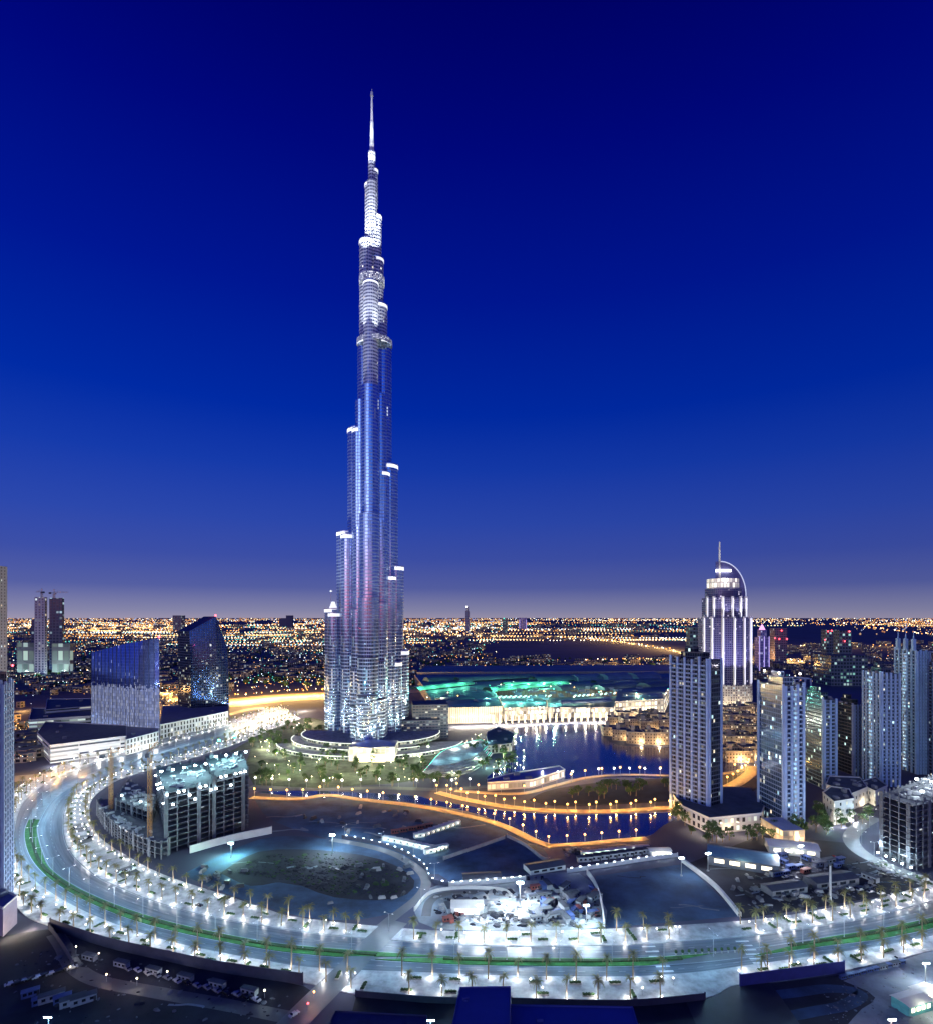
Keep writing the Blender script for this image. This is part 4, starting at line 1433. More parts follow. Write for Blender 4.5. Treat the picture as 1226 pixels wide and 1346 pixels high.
# long vaulted skylights
for (ua, va, ub, vb, w, lit_) in ((545, 905, 618, 897, 26, True), (640, 906, 720, 899, 30, True), (660, 899, 745, 897, 30, True), (780, 897, 900, 893, 32, False), (700, 893, 800, 889, 40, False), (600, 893, 700, 888, 34, False)):
    (xa, ya), (xb, yb) = G(ua, va, 27), G(ub, vb, 27)
    h = math.atan2(yb - ya, xb - xa)
    n = 8
    mb = MB()
    for i in range(n):
        p0, p1 = PI * i / n, PI * (i + 1) / n
        q = []
        for (x, y) in ((xa, ya), (xb, yb)):
            for p in (p0, p1):
                o_ = math.cos(p) * w / 2
                q.append((x - math.sin(h) * o_, y + math.cos(h) * o_, 24 + math.sin(p) * w * .22))
        mb.face([q[0], q[2], q[3], q[1]], 0)
    mb.build("roof_vault", [m_vault if lit_ else m_mallroof], mall, ML)
    if lit_:
        for k in range(4):
            s = (k + .5) / 4
            light((xa + (xb - xa) * s - ML[0], ya + (yb - ya) * s - 22 - ML[1], 36), 4.2e4, (.22, 1, .58), 1.0, mall)
for (ua, va, ub, vb, w) in ((560, 893.5, 600, 891, 30), (752, 892.5, 785, 890.5, 46), (790, 891.5, 822, 889.5, 50), (828, 890.5, 858, 888.5, 50), (730, 905, 775, 901, 34), (785, 905, 830, 900, 36), (845, 903, 888, 899, 40),
                            (625, 921, 650, 919, 20), (735, 922, 800, 919, 18), (820, 917, 868, 913, 22), (575, 920, 620, 917, 22)):
    (xa, ya), (xb, yb) = G(ua, va, 25), G(ub, vb, 25)
    h = math.atan2(yb - ya, xb - xa)
    mb = MB()
    n = 8
    for i in range(n):
        p0, p1 = PI * i / n, PI * (i + 1) / n
        q = []
        for (x, y) in ((xa, ya), (xb, yb)):
            for p in (p0, p1):
                o_ = math.cos(p) * w / 2
                q.append((x - math.sin(h) * o_, y + math.cos(h) * o_, 21.9 + math.sin(p) * w * .26))
        mb.face([q[0], q[2], q[3], q[1]], 0)
    for e in ((xa, ya), (xb, yb)):
        mb.face([(e[0] - math.sin(h) * math.cos(PI * i / n) * w / 2, e[1] + math.cos(h) * math.cos(PI * i / n) * w / 2, 21.9 + math.sin(PI * i / n) * w * .26) for i in range(n + 1)], 0)
    mb.build("roof_vault", [R.choice((m_paleroof, m_mallroof, m_paleroof))], mall, ML)
for k in range(60):
    u, v = R.uniform(585, 870), R.uniform(899, 921)
    x, y = G(u, v, 22)
    mb = MB()
    mb.box(x, y, 21.9, R.uniform(4, 14), R.uniform(4, 10), R.uniform(2.2, 5.5), R.uniform(-.1, .1))
    mb.build("roof_plant", [m_paleroof], mall, ML)
# rows of slanting roof lights
for (ua, va, ub, vb, n) in ((630, 916, 722, 914, 15), (755, 914, 842, 908, 16), (577, 914, 592, 913, 3)):
    for k in range(n):
        u, v = ua + (ub - ua) * k / (n - 1), va + (vb - va) * k / (n - 1)
        x, y = G(u, v, 24)
        mb = MB()
        mb.box(x, y, 22.05, 2.6, 20, 1.6, -.35, 0)
        mb.build("skylight", [glow("skylight_glow", (.6, 1, .88), 1.5) if k == 0 and ua == 630 else bpy.data.materials["skylight_glow"]], mall, ML)
for k in range(5):
    x, y = G(640 + 22 * k, 922, 22)
    light((x - ML[0], y - ML[1], 28), 3.5e4, (.3, 1, .75), .8, mall)
for k in range(34):
    u, v = R.uniform(560, 880), R.uniform(896, 922)
    x, y = G(u, v, 26)
    mb = MB()
    mb.cyl(x, y, 21.9, .3, 4.5, 6, 0)
    mb.ball((x, y, 27), 1.0, 6, 4, 1)
    mb.build("roof_lamp", [m_pole, R.choice((g_warm, g_orange, g_teal, g_warm))], mall, ML)
    if k % 2 == 0:
        light((x - ML[0], y - ML[1], 30), 1.4e4, R.choice(((1, .75, .4), (.6, 1, .7), (1, .85, .6))), .5, mall)
# waterfront colonnade of lit arches and its lamps
mb = MB()
for k in range(20):
    x, y = G(648 + 8.2 * k, 951 - .25 * k)
    mb.box(x, y - 3, 0, 2.2, 4, 13, 0, 0)
for k in range(12):
    x, y = G(648 + 14 * k, 950 - .4 * k)
mb.build("colonnade", [m_cream], mall, ML)
for k in range(22):
    x, y = G(600 + 13 * k, 956 - .42 * k)
    light((x - ML[0], y - ML[1], 6), 5e4, (1, .86, .62), .5, mall)

# fountain-side amphitheatre: stepped terraces with light lines
am = thing("fountain_terrace", "fan of pale stepped terraces with white light lines by the lake end", "terrace", (*G(600, 1000), 0))
AML = tuple(am.location)
for k in range(6):
    s = k / 6
    pts = [(556 + 10 * s, 1016 - 4 * s), (580, 1000 - 6 * s), (606 - 3 * s, 984 + 2 * s), (636 - 6 * s, 976 + 3 * s), (648 - 10 * s, 990 - 3 * s), (622 - 6 * s, 1014 - 12 * s), (585 - 2 * s, 1022 - 10 * s)]
    mb = MB()
    mb.prism(polyG(pts, 3), .1 if k == 0 else .1 + .9 * k + .004, .9 * (k + 1) + .1, 0, 0)
    o = mb.build("step_terrace", [m_pave], am, AML)
    c = polyG(pts, 3)
    mb = MB()
    add_ribbon(mb, c[:len(c) // 2 + 4], .5, .9 * (k + 1) + .25, 0, .12)
    mb.build("glow_line", [g_teal if k % 2 else g_band], o, AML)
for u, v in ((575, 1008), (598, 1004), (622, 998), (640, 986), (600, 990)):
    x, y = G(u, v)
    light((x - AML[0], y - AML[1], 12), 6e3, (.4, .9, .95), .5, am)
t, poly, loc = lowbuild("pavilion", "dark crescent pavilion roof at the fountain edge among trees", [(640, 992), (672, 988), (676, 974), (655, 965), (640, 972)], 9, (f_arc, m_roof), "pavilion")
t, poly, loc = lowbuild("pavilion", "low glass-sided restaurant pavilion with a flat slate roof on the island tip", [(640, 1040), (700, 1036), (742, 1022), (735, 1017), (668, 1028), (640, 1036)], 7,
                        (facade("pavilion_skin", wall=(.3, .28, .3), glass=(.2, .2, .2), bay=4, floor=7, wu=.85, wv=.6, lit=.7, c1=(.8, 1, 1), c2=(1, .85, .6), power=1.2, seed=131), m_roofblue), "pavilion")
for u, v in ((700, 1040), (722, 1034), (740, 1026)):
    x, y = G(u, v)
    light((x - loc[0], y - loc[1] - 2, 4), 3500, (.8, 1, 1), .3, t)

# ------------------------------------------------------------------ old-town blocks: many warm low houses with little towers
f_old = [facade("old_skin_%d" % k, wall=w, glass=(.03, .025, .02), bay=3.2, floor=3.6, wu=.42, wv=.5, lit=.42, c1=(1, .70, .32), c2=(1, .86, .6), power=1.9, seed=140 + k)
         for k, w in enumerate(((.34, .26, .18), (.30, .24, .18), (.40, .31, .22)))]


def oldhouse(x, y, w, d, h, rot, label, group):
    t = thing("town_house", label, "house", (x, y, 0), 0, group)
    L = (x, y, 0)
    m_ = R.choice(f_old)
    mb = MB()
    mb.box(x, y, 0, w, d, h, rot, 0, 1)
    c, s = math.cos(rot), math.sin(rot)
    mb.box(x + c * w * .3, y + s * w * .3, h - .01, w * .35, d * .5, 4.2, rot + .01, 0, 1)
    mb.build("wall", [m_, m_roof], t, L)
    mb = MB()
    mb.box(x - c * w * .28, y - s * w * .28, h, 4.5, 4.5, 6.5, rot, 0, 0)
    mb.build("wind_tower", [m_cream], t, L)
    mb = MB()
    add_ribbon(mb, rect(x, y, w, d, rot) + [rect(x, y, w, d, rot)[0]], .5, h + .9, 0, .9)
    mb.build("parapet", [m_cream], t, L)
    light((s * (d / 2 + 4), -c * (d / 2 + 4), 3.5), R.uniform(5000, 14000), (1, .70, .36), .4, t)
    return t


GR1 = "warm town houses on the lake point"
for (u, v, w, h) in ((806, 966, 30, 11), (822, 972, 34, 13), (842, 976, 36, 14), (862, 977, 34, 15), (880, 976, 30, 13), (812, 956, 30, 15), (832, 960, 36, 17), (853, 962, 34, 16), (874, 962, 32, 18),
                     (825, 948, 36, 14), (848, 950, 36, 16), (870, 952, 36, 15), (895, 972, 30, 15), (896, 958, 34, 16)):
    x, y = G(u, v)
    oldhouse(x, y, w, w * .6, h, R.uniform(-.3, .3), "warm-lit low town house on the lake point between mall and lilac tower", GR1)
GR2 = "warm town houses under the hotel tower"
for (u, v, w, h) in ((950, 998, 30, 14), (968, 1000, 30, 12), (986, 998, 28, 15), (948, 984, 30, 18), (966, 985, 32, 17), (984, 985, 30, 16), (950, 970, 32, 18), (970, 970, 34, 20), (990, 972, 30, 18),
                     (945, 957, 34, 20), (968, 957, 36, 20), (990, 958, 34, 19), (952, 946, 36, 20), (978, 946, 38, 22), (998, 946, 36, 20)):
    x, y = G(u, v)
    oldhouse(x, y, w, w * .6, h, R.uniform(-.3, .3), "warm-lit town house at the foot of the white hotel tower", GR2)
GR3 = "dim houses between the residential towers"
for (u, v, w, h) in ((1060, 968, 36, 14), (1085, 975, 36, 12), (1102, 985, 34, 13), (1120, 978, 36, 15), (1062, 985, 30, 12), (1108, 968, 38, 16), (1130, 992, 30, 12), (1108, 998, 30, 12)):
    x, y = G(u, v)
    oldhouse(x, y, w, w * .6, h, R.uniform(-.3, .3), "dim low house in the dark gap between the slim residential towers", GR3)

# ------------------------------------------------------------------ far landmarks on the skyline
def farblock(label, u0, u1, vb, vt, mat_, cat="tower", step=None, lamps=(), cap=None, name="far_tower", strips=0):
    y = F * H / (vb - V0)
    x = XU((u0 + u1) / 2, y)
    w = (u1 - u0) * y / F
    t = thing(name, label, cat, (x, y, 0))
    z = ZV(vt, y)
    mb = MB()
    mb.box(x, y + w * .4, 0, w, w * .8, z * (.82 if step else 1), 0, 0, 1)
    if step:
        mb.box(x, y + w * .4, z * .82, w * step, w * .6, z * .18, 0, 0, 1)
    mb.build("wall", [mat_, m_roof], t, (x, y, 0))
    if cap:
        mb = MB()
        mb.cyl(x, y + w * .4, z, w * .3, w * .5, 8, 0, r1=w * .05)
        mb.build("pointed_cap", [cap], t, (x, y, 0))
    for k in range(strips):
        mb = MB()
        mb.box(x + w * (k / max(1, strips - 1) - .5) * .9, y - .8, 0, w * .06, 1.2, z * .84, 0, 0)
        mb.build("glow_line", [bpy.data.materials.get("violet_line") or glow("violet_line", (.62, .5, 1), .8)], t, (x, y, 0))
    for (uu, vv, m_) in lamps:
        mb = MB()
        mb.ball((XU(uu, y - 3), y - 3, ZV(vv, y - 3)), .85 * y / F, 6, 4)
        mb.build("beacon", [m_], t, (x, y, 0))
    return t


f_vio = facade("violet_skin", wall=(.35, .30, .50), glass=(.14, .12, .4), bay=6, floor=8, wu=.6, wv=.6, lit=.2, c1=(.8, .7, 1), c2=(.7, .8, 1), power=.8, seed=150)
f_far = facade("far_shell_skin", wall=(.14, .18, .2), glass=(.03, .06, .07), bay=7, floor=8, wu=.7, wv=.6, lit=.3, c1=(.4, 1, .85), c2=(.8, .95, 1), power=.8, seed=151)
f_farr = facade("far_red_skin", wall=(.20, .16, .22), glass=(.05, .05, .1), bay=6, floor=8, wu=.6, wv=.6, lit=.15, c1=(1, .7, .5), power=.7, seed=152)
farblock("violet-lit slim tower with a pink dome beside the white hotel tower", 997, 1011, 882, 828, f_vio, step=.6, cap=glow("pink_dome", (1, .45, .85), 1.4), strips=3)
farblock("dim far tower carrying red beacons, next to the violet-lit one", 1018, 1034, 872, 826, f_farr, lamps=((1018, 839, g_red), (1024, 840, g_red), (1034, 840, g_red), (1027, 829, g_red)))
farblock("dark half of the far twin shells with red beacons and green work lights", 1086, 1101, 890, 828, f_far, lamps=((1088, 830, g_red), (1084, 841, g_red), (1093, 829, g_red)))
farblock("green-lit half of the far twin shells", 1103, 1119, 898, 829, f_far, lamps=((1110, 843, g_red), (1116, 830, g_red)))
farblock("low green-lit podium shell at the foot of the far twin shells", 1092, 1140, 902, 862, f_far, cat="building")
farblock("teal-lit shell glimpsed between lilac tower and hotel", 906, 922, 905, 824, f_far)
farblock("lone slim tower with a bright tip on the far skyline", 611.5, 617, 830, 797, facade("lone_skin", wall=(.3, .33, .4), glass=(.1, .12, .2), bay=20, floor=20, lit=.2, power=.6, seed=153), lamps=((613, 797.5, g_white),), step=.6)
farblock("small violet-lit tower on the far skyline", 682, 692, 828, 812, f_vio, strips=2)
farblock("dark far block with a lower shoulder on the skyline", 376, 384, 826, 809, plain("far_dark_block", (.08, .08, .14)))
farblock("dark lower far block on the skyline beside the shouldered one", 367, 376.5, 825, 813, plain("far_dark_block2", (.09, .09, .15)))
farblock("grey square far block left standing alone behind the raked glass tower", 227, 239, 830, 809, facade("grey_far_skin", wall=(.2, .2, .22), glass=(.1, .1, .12), bay=30, floor=25, lit=.2, c1=(1, .8, .6), power=.5, seed=154))
farblock("pale green-lamped low tower near the far sea line", 660, 667, 832, 813, f_far, lamps=((662, 813, g_teal),))

# distant town: low dark blocks that read as one mass, and its lamps
mb = MB()
for i in range(2600):
    v = 822 + 88 * R.random() ** 1.5
    u = R.uniform(-250, 1480)
    if (640 < u < 905 and 842 < v < 866) or (545 < u < 915 and 882 < v) or (880 < u < 1226 and v < 846) or (300 < u < 430 and 900 < v):
        continue
    if u > 985 and v > 893:
        continue
    x, y = G(u, v)
    w = R.uniform(10, 34) * (1 + y / 4000)
    mb.box(x, y, 0, w, w * R.uniform(.5, 1.2), R.uniform(5, 14) * (1 + y / 5000), R.uniform(0, 3), R.choice((0, 0, 1)), 2)
for i in range(110):
    u, v = R.choice(((R.uniform(-60, 122), R.uniform(893, 944)), (R.uniform(-60, 40), R.uniform(944, 1005)), (R.uniform(212, 236), R.uniform(900, 938)), (R.uniform(18, 48), R.uniform(968, 1000))))
    x, y = G(u, v)
    w = R.uniform(9, 22)
    mb.box(x, y, 0, w, w * R.uniform(.5, 1.1), R.uniform(5, 12), R.uniform(0, 3), R.choice((0, 1)), 2)
f_town = [facade("town_skin_%d" % k, wall=w, glass=(.02, .02, .03), bay=7, floor=5, wu=.6, wv=.6, lit=.35, c1=(1, .62, .28), c2=(.6, .8, 1), power=.7, seed=160 + k) for k, w in enumerate(((.16, .15, .17), (.24, .2, .18)))]
tag(mb.build("distant_town", [*f_town, m_roof]), "mass of low distant houses spread to the horizon", None, None, 'stuff')
mb = MB()
for i in range(3400):
    v = 836 + 66 * R.random()
    u = R.uniform(-150, 1380)
    if (640 < u < 905 and 842 < v < 866) or (545 < u < 915 and 882 < v) or (u > 985):
        continue
    x, y = G(u, v)
    r = R.uniform(3, 8)
    mb.ball((x, y, r * .6), r, 6, 4, 0, R.uniform(.6, .9))
tag(mb.build("distant_trees", m_leafA), "dark tree cover among the distant houses", None, None, 'stuff')
cols = [glow("city_lamp_%d" % k, c, s) for k, (c, s) in enumerate((((1, .68, .30), 3.2), ((1, .42, .09), 2.6), ((.75, .9, 1), 3), ((.15, .85, .7), 1.6), ((1, .82, .55), 7), ((1, .1, .1), 2), ((1, .62, .28), .5), ((1, .42, .14), .42), ((.7, .78, 1), .42)))]
mb = MB()


def cl(u, v, mi, r=.55, h=9, patch=True):
    y = F * (H - h) / (v - V0)
    if y > 170000 or y < 0:
        return
    if patch and mnoise.noise(Vector((u * .013, math.log(max(1.0, v - V0)) * 2.2, 3.7))) + .35 * mnoise.noise(Vector((u * .05, v * .16, 9.1))) < R.uniform(-.5, .13):
        return
    mb.octa((XU(u, y), y, h), r * y / F, mi)


def pick(*w):
    q = R.random() * sum(w)
    for i, k in enumerate(w):
        q -= k
        if q <= 0:
            return i
    return 0


for i in range(6500):          # the bright band under the horizon
    u = R.uniform(-300, 1530)
    v = 812.9 + abs(R.gauss(0, 1)) * (5.5 if u < 640 else 4.0)
    cl(u, v, pick(5, 4, 2, .2, 2.0), R.uniform(.22, .6))
for i in range(2300):          # dense district on the west side
    u = R.uniform(-300, 660)
    v = 818 + abs(R.gauss(0, 1)) * 13
    cl(u, v, pick(4, 3, 4, 1.6, 1.6), R.uniform(.22, .65))
for i in range(240):
    cl(R.gauss(585, 40), R.gauss(828, 4), pick(2, 1, 4, 1, 3), R.uniform(.5, .95))
for i in range(3000):          # houses and streets in the middle distance
    u = R.uniform(-200, 905)
    v = R.uniform(842, 898)
    if u > 640 and 842 < v < 866:
        continue
    if u > 545 and v > 886:
        continue
    cl(u, v, pick(1.8, 2.2, 2.6, 3.6, .8, .1), R.uniform(.22, .7))
for i in range(420):
    u = R.uniform(700, 1530)
    cl(u, 820 + abs(R.gauss(0, 6)) if u > 1130 else R.uniform(814, 823), pick(4, 5, 1, .2, 1), R.uniform(.35, .75))
for i in range(300):
    u = R.uniform(985, 1500)
    cl(u, R.uniform(846, 900), pick(2, 3, 1.5, 2.5, .6, .3), R.uniform(.35, .8))
def street(u, v, ang, L, step, mi, r):
    x, y = G(u, v)
    n = int(L / step)
    for k in range(n):
        xx, yy = x + math.cos(ang) * step * (k - n / 2), y + math.sin(ang) * step * (k - n / 2)
        if yy < 900:
            continue
        uu, vv = px_of(xx, yy, 9)
        if (640 < uu < 905 and 842 < vv < 866) or (545 < uu < 910 and vv > 886) or (uu > 905 and (vv > 895 or 823 < vv < 847)):
            continue
        cl(uu, vv, mi, r)


for k in range(210):
    v = 817 + abs(R.gauss(0, 1)) * 26
    u = R.uniform(-200, 1400) if R.random() < .45 else R.uniform(-150, 640)
    if v > 893:
        continue
    y_ = F * H / (v - V0)
    street(u, v, R.choice((.12, .12, -.2, .5, -.5, .12)) + R.uniform(-.1, .1), R.uniform(.18, .6) * y_, max(22, y_ * .006), pick(3, 6, 1.6, 2.2, .6), R.uniform(.4, .85) if v < 850 else R.uniform(.28, .5))
for i in range(2400):         # glow of the packed districts close under the horizon
    u = R.gauss(170, 170) if R.random() < .55 else (R.gauss(585, 45) if R.random() < .6 else R.gauss(1260, 90))
    v = 813 + abs(R.gauss(0, 1)) * 8
    cl(u, v, 6 + pick(4, 3, 2), R.uniform(.9, 1.7))
for i in range(190):
    u, v = R.choice(((R.uniform(-60, 122), R.uniform(893, 944)), (R.uniform(18, 48), R.uniform(944, 1002)), (R.uniform(212, 236), R.uniform(900, 940)), (R.uniform(303, 425), R.uniform(893, 908))))
    cl(u, v, pick(3, 4, 2, .6, .5, .2), R.uniform(.3, .75), patch=False)
for (pts, n) in (([(520, 833), (640, 836), (760, 839), (830, 846), (900, 858), (960, 880)], 130), ([(985, 851), (1100, 848), (1300, 851)], 46), ([(700, 829), (830, 836), (905, 842)], 40),
                 ([(600, 893), (690, 889), (760, 885), (850, 880), (905, 878)], 44), ([(770, 868), (830, 866), (905, 868)], 40), ([(800, 884), (860, 880), (905, 879)], 40),
                 ([(985, 872), (1030, 866), (1065, 872)], 40), ([(300, 914), (360, 909), (430, 905)], 20), ([(1140, 822), (1226, 816), (1330, 815)], 120), ([(1140, 824), (1226, 834), (1300, 840)], 60)):
    c = smooth_px(pts, 20)
    for i in range(n):
        p = c[int(i * (len(c) - 1) / n)]
        cl(p[0] + R.uniform(-4, 4), p[1] + R.uniform(-1, 1), pick(2, 5, 0, 0, 1.5), R.uniform(.55, .95), patch=False)
tag(mb.build("city_lights", cols), "countless street and window lamps of the distant city", None, None, 'stuff')
hub = thing("highway_lamps", None, None)
hub.name = "highway_lighting"
for (pts, n, p) in (([(200, 918), (300, 924), (360, 918), (430, 914)], 18, 2.2e5), ([(540, 833), (760, 839), (830, 846), (900, 858)], 14, 7e5), ([(985, 850), (1226, 850)], 6, 4e5),
                    ([(780, 882), (900, 879)], 6, 2.5e5), ([(1000, 872), (1060, 870)], 4, 2.5e5)):
    c = smooth_px(pts, 20)
    for i in range(n):
        u, v = c[int((i + .5) * (len(c) - 1) / n)]
        x, y = G(u, v)
        light((x, y, 16 if y < 2500 else 40), p, (1, .55, .15), 1.0)
bpy.data.objects.remove(hub)
for u, v, p, c in ((10, 1024, 2.2e4, ORANGE), (40, 1021, 2.2e4, ORANGE), (75, 1018, 2.2e4, ORANGE), (110, 1015, 2e4, ORANGE), (32, 950, 6e4, ORANGE), (30, 935, 6e4, ORANGE), (34, 962, 4e4, ORANGE), (215, 935, 1.2e5, ORANGE), (225, 925, 1.2e5, ORANGE), (250, 915, 1.2e5, ORANGE),
                   (350, 940, 3e4, WHITE), (366, 938, 3e4, (1, .7, .6)), (330, 948, 3e4, WHITE), (310, 955, 3e4, WHITE), (345, 932, 3e4, WHITE), (400, 935, 6e4, WARM), (410, 950, 6e4, WARM), (390, 945, 5e4, (1, .6, .5)), (690, 900, 6e4, TEAL)):
    x, y = G(u, v)
    light((x, y, 10), p, c, .6)

# ------------------------------------------------------------------ palms, trees, lamps, cars
def palm_proto(h, seed):
    r = random.Random(seed)
    root = thing("palm_tree", None, None)
    mb = MB()
    n = 6
    lean = r.uniform(-.4, .4)
    for i in range(n):
        a, b_ = i / n, (i + 1) / n
        mb.bar((lean * a * a, 0, h * a), (lean * b_ * b_, 0, h * b_), .30 - .1 * a, 7, 0, .30 - .1 * b_ + (.03 if i % 2 else 0))
    mb.build("trunk", m_trunk, root)
    mb = MB()
    for k in range(26):
        az = 2 * PI * k / 26 + r.uniform(-.15, .15)
        el = r.choice((1.0, .65, .3, -.1)) + r.uniform(-.15, .15)
        L = r.uniform(2.9, 4.0)
        pts, p, e = [], Vector((lean, 0, h - .1)), el
        d2 = Vector((math.cos(az), math.sin(az), 0))
        for s in range(6):
            pts.append(p.copy())
            p = p + (d2 * math.cos(e) + Vector((0, 0, 1)) * math.sin(e)) * (L / 5)
            e -= .34
        side = Vector((-math.sin(az), math.cos(az), 0))
        for s in range(5):
            w = .62 * math.sin(PI * (.18 + .8 * (s + .5) / 5))
            a, b_ = pts[s], pts[s + 1]
            for sg in (-1, 1):
                for q in (0, .5):
                    o_ = a + (b_ - a) * q
                    o2 = a + (b_ - a) * (q + .38)
                    tip = (o_ + o2) / 2 + side * sg * w + (b_ - a) * .5 + Vector((0, 0, -.32 * w))
                    mb.face([o_, o2, tip], 0)
    mb.ball((lean, 0, h - .3), .5, 6, 4)
    mb.build("crown", m_frond, root)
    mb = MB()
    mb.cyl(0, -.8, .0, .24, .45, 8, 0)
    mb.build("uplight", glow("uplight_lens", (1, .93, .78), 6) if "uplight_lens" not in bpy.data.materials else bpy.data.materials["uplight_lens"], root)
    return root


P_TALL, P_MID, P_LOW = palm_proto(10.5, 1), palm_proto(8.6, 2), palm_proto(7.0, 3)
USED = set()
PW = {1: 2600.0, 2: 2000.0, 3: 1500.0}


def put(proto, x, y, z, rot, label, cat, group, scale=1.0):
    if proto.name in USED:
        o = dup(proto, (x, y, z), rot, scale=scale)
    else:
        USED.add(proto.name)
        o = proto
        o.location, o.rotation_euler, o.scale = (x, y, z), (0, 0, rot), (scale,) * 3
    return tag(o, label, cat, group)


palms = []


def palm(kind, x, y, z, label, group, power, color=(.98, .95, .92)):
    if y < 60:
        return
    o = put({1: P_TALL, 2: P_MID, 3: P_LOW}[kind], x + R.uniform(-.6, .6), y + R.uniform(-.6, .6), z, R.uniform(0, 6.28), label, "palm tree", group, R.uniform(.88, 1.12))
    if power:
        light((0, -1.2, 1.7), power * .8, color, .3, o)
    palms.append(o)


NBEND = lambda u: u < 150


def palm_row(c, step, off, kinds, where, power, start=2.0, skip=None, umin=-10, umax=1236):
    for x, y, h in resample(c, step, start, off):
        u, v = px_of(x, y)
        if not (umin < u < umax) or (skip and skip(u, v)):
            continue
        if v < 1040:
            lab, grp = "lamp-lit palm along the %s pavement of the boulevard's far bend" % where, "palms of the far bend, %s pavement" % where
        elif u < 300:
            lab, grp = "lamp-lit palm on the %s pavement where the boulevard curves round the shell building" % where, "palms of the curve, %s pavement" % where
        elif u < 860:
            lab, grp = "lamp-lit palm on the %s pavement along the boulevard's straight lower stretch" % where, "palms of the straight stretch, %s pavement" % where
        else:
            lab, grp = "lamp-lit palm on the %s pavement past the plaza crossing" % where, "palms past the crossing, %s pavement" % where
        palm(R.choice(kinds), x, y, .3, lab, grp, power * R.uniform(.6, 1.3))


crossing = lambda u, v: (480 < u < 520 and v > 1200) or 905 < u < 968
palm_row(cI1, 11.5, 2.6, (2, 2, 3), "inner", 850, skip=crossing)
palm_row(cI2, 13, -2.5, (2, 3), "inner", 800, 4, skip=lambda u, v: crossing(u, v) or (480 < u < 800))
palm_row(cO1, 12.5, -2.4, (1, 1, 2), "outer", 850, skip=crossing)
palm_row(cO0, 13, 3.0, (2, 3), "outer", 800, 5, skip=lambda u, v: crossing(u, v) or (v < 1030))
mid_i = [((a[0] + b[0]) / 2, (a[1] + b[1]) / 2) for a, b in zip(cI1[:90], [cI2[min(len(cI2) - 1, int(i * len(cI2) / len(cI1)))] for i in range(90)])]

# globe-lamp bollards crowding the inner pavement of the bend
lb = thing("globe_lamp", None, None)
mb = MB(); mb.cyl(0, 0, 0, .09, 2.8, 6, 0, r1=.06); mb.cyl(0, 0, 0, .2, .3, 6, 0); mb.build("pole", m_pole, lb)
mb = MB(); mb.ball((0, 0, 3.0), .32, 8, 5); mb.build("globe", g_white, lb)
n_ = 0
for c, off, st, start in ((cI1, 7.0, 12, 3), (cI2, -6.5, 13, 6), (cO1, -7.0, 15, 2), (cO0, 5, 21, 3)):
    for x, y, h in resample(c, st, start, off):
        u, v = px_of(x, y)
        if not (-5 < u < 1230) or crossing(u, v) or (u > 300 and v > 1170 and R.random() < .55):
            continue
        side = "inner" if c is cI1 or c is cI2 else "outer"
        lab, grp = ("white globe lamp on the %s pavement of the palm-lined boulevard bend" % side, "globe lamps of the bend, %s side" % side) if u < 320 or v < 1170 else \
                   ("white globe lamp on the %s pavement of the boulevard's lower stretch" % side, "globe lamps of the lower stretch, %s side" % side)
        o = put(lb, x, y, .3, 0, lab, "lamp", grp)
        light((0, 0, 3.6), 330 * R.uniform(.3, 1.7), (.80, .92, 1), .3, o)
        n_ += 1

# clipped planting beds breaking up the pavements
bed = thing("planting_bed", None, None)
mb = MB(); mb.box(0, 0, 0, 5.2, 1.7, .45); mb.build("kerb", m_conc, bed)
mb = MB()
for i in range(70):
    a_, b_ = R.uniform(-2.3, 2.3), R.uniform(-.6, .6)
    mb.ball((a_, b_, R.uniform(.4, .8)), R.uniform(.25, .5), 5, 3)
mb.build("shrubs", m_hedge, bed)
for c, off, st, start, side in ((cI1, 4.8, 15, 5, "inner"), (cI2, -4.4, 17, 9, "inner"), (cO1, -4.6, 17, 6, "outer"), (cO0, 5.2, 19, 10, "outer")):
    for x, y, h in resample(c, st, start, off):
        u, v = px_of(x, y)
        if not (-5 < u < 1230) or crossing(u, v) or R.random() < .2:
            continue
        where = "where the boulevard curves" if u < 320 or v < 1150 else ("along the straight stretch" if u < 860 else "past the plaza crossing")
        o = put(bed, x, y, .3, h + R.choice((0, 0, .0, PI / 2)), "dark shrub bed on the %s palm pavement %s" % (side, where), "planting bed", "shrub beds, %s pavement, %s" % (side, where))

# tall double-arm lamp posts on the median, single posts on the pavements
lp = thing("street_lamp", None, None)
mb = MB(); mb.cyl(0, 0, 0, .16, 11, 8, 0, r1=.08); mb.cyl(0, 0, 0, .3, .7, 8, 0)
mb.bar((0, 0, 10.8), (0, 2.6, 11.4), .06, 5); mb.bar((0, 0, 10.8), (0, -2.6, 11.4), .06, 5); mb.build("pole", m_pole, lp)
for s in (-1, 1):
    mb = MB(); mb.box(0, s * 2.9, 11.3, .45, 1.1, .16); mb.box(0, s * 2.9, 11.22, .34, .9, .075, 0, 1); mb.build("lamp_head", [m_pole, g_white], lp)
midM = [((a[0] + b[0]) / 2, (a[1] + b[1]) / 2) for a, b in zip(cM1, cM2)]
for x, y, h in resample(midM, 24, 8):
    u, v = px_of(x, y)
    if not (-5 < u < 1230):
        continue
    lab, grp = ("tall double-armed street lamp on the median of the curving boulevard", "double lamps on the curve") if u < 330 or v < 1150 else \
               (("tall double-armed street lamp on the median of the lower boulevard stretch", "double lamps on the lower stretch") if u < 860 else
                ("tall double-armed street lamp on the median past the plaza crossing", "double lamps past the crossing"))
    o = put(lp, x, y, .34, h, lab, "street lamp", grp)
    for s in (-1, 1):
        light((0, s * 3.4, 10.6), 2800, (.34, .70, 1), .35, o)

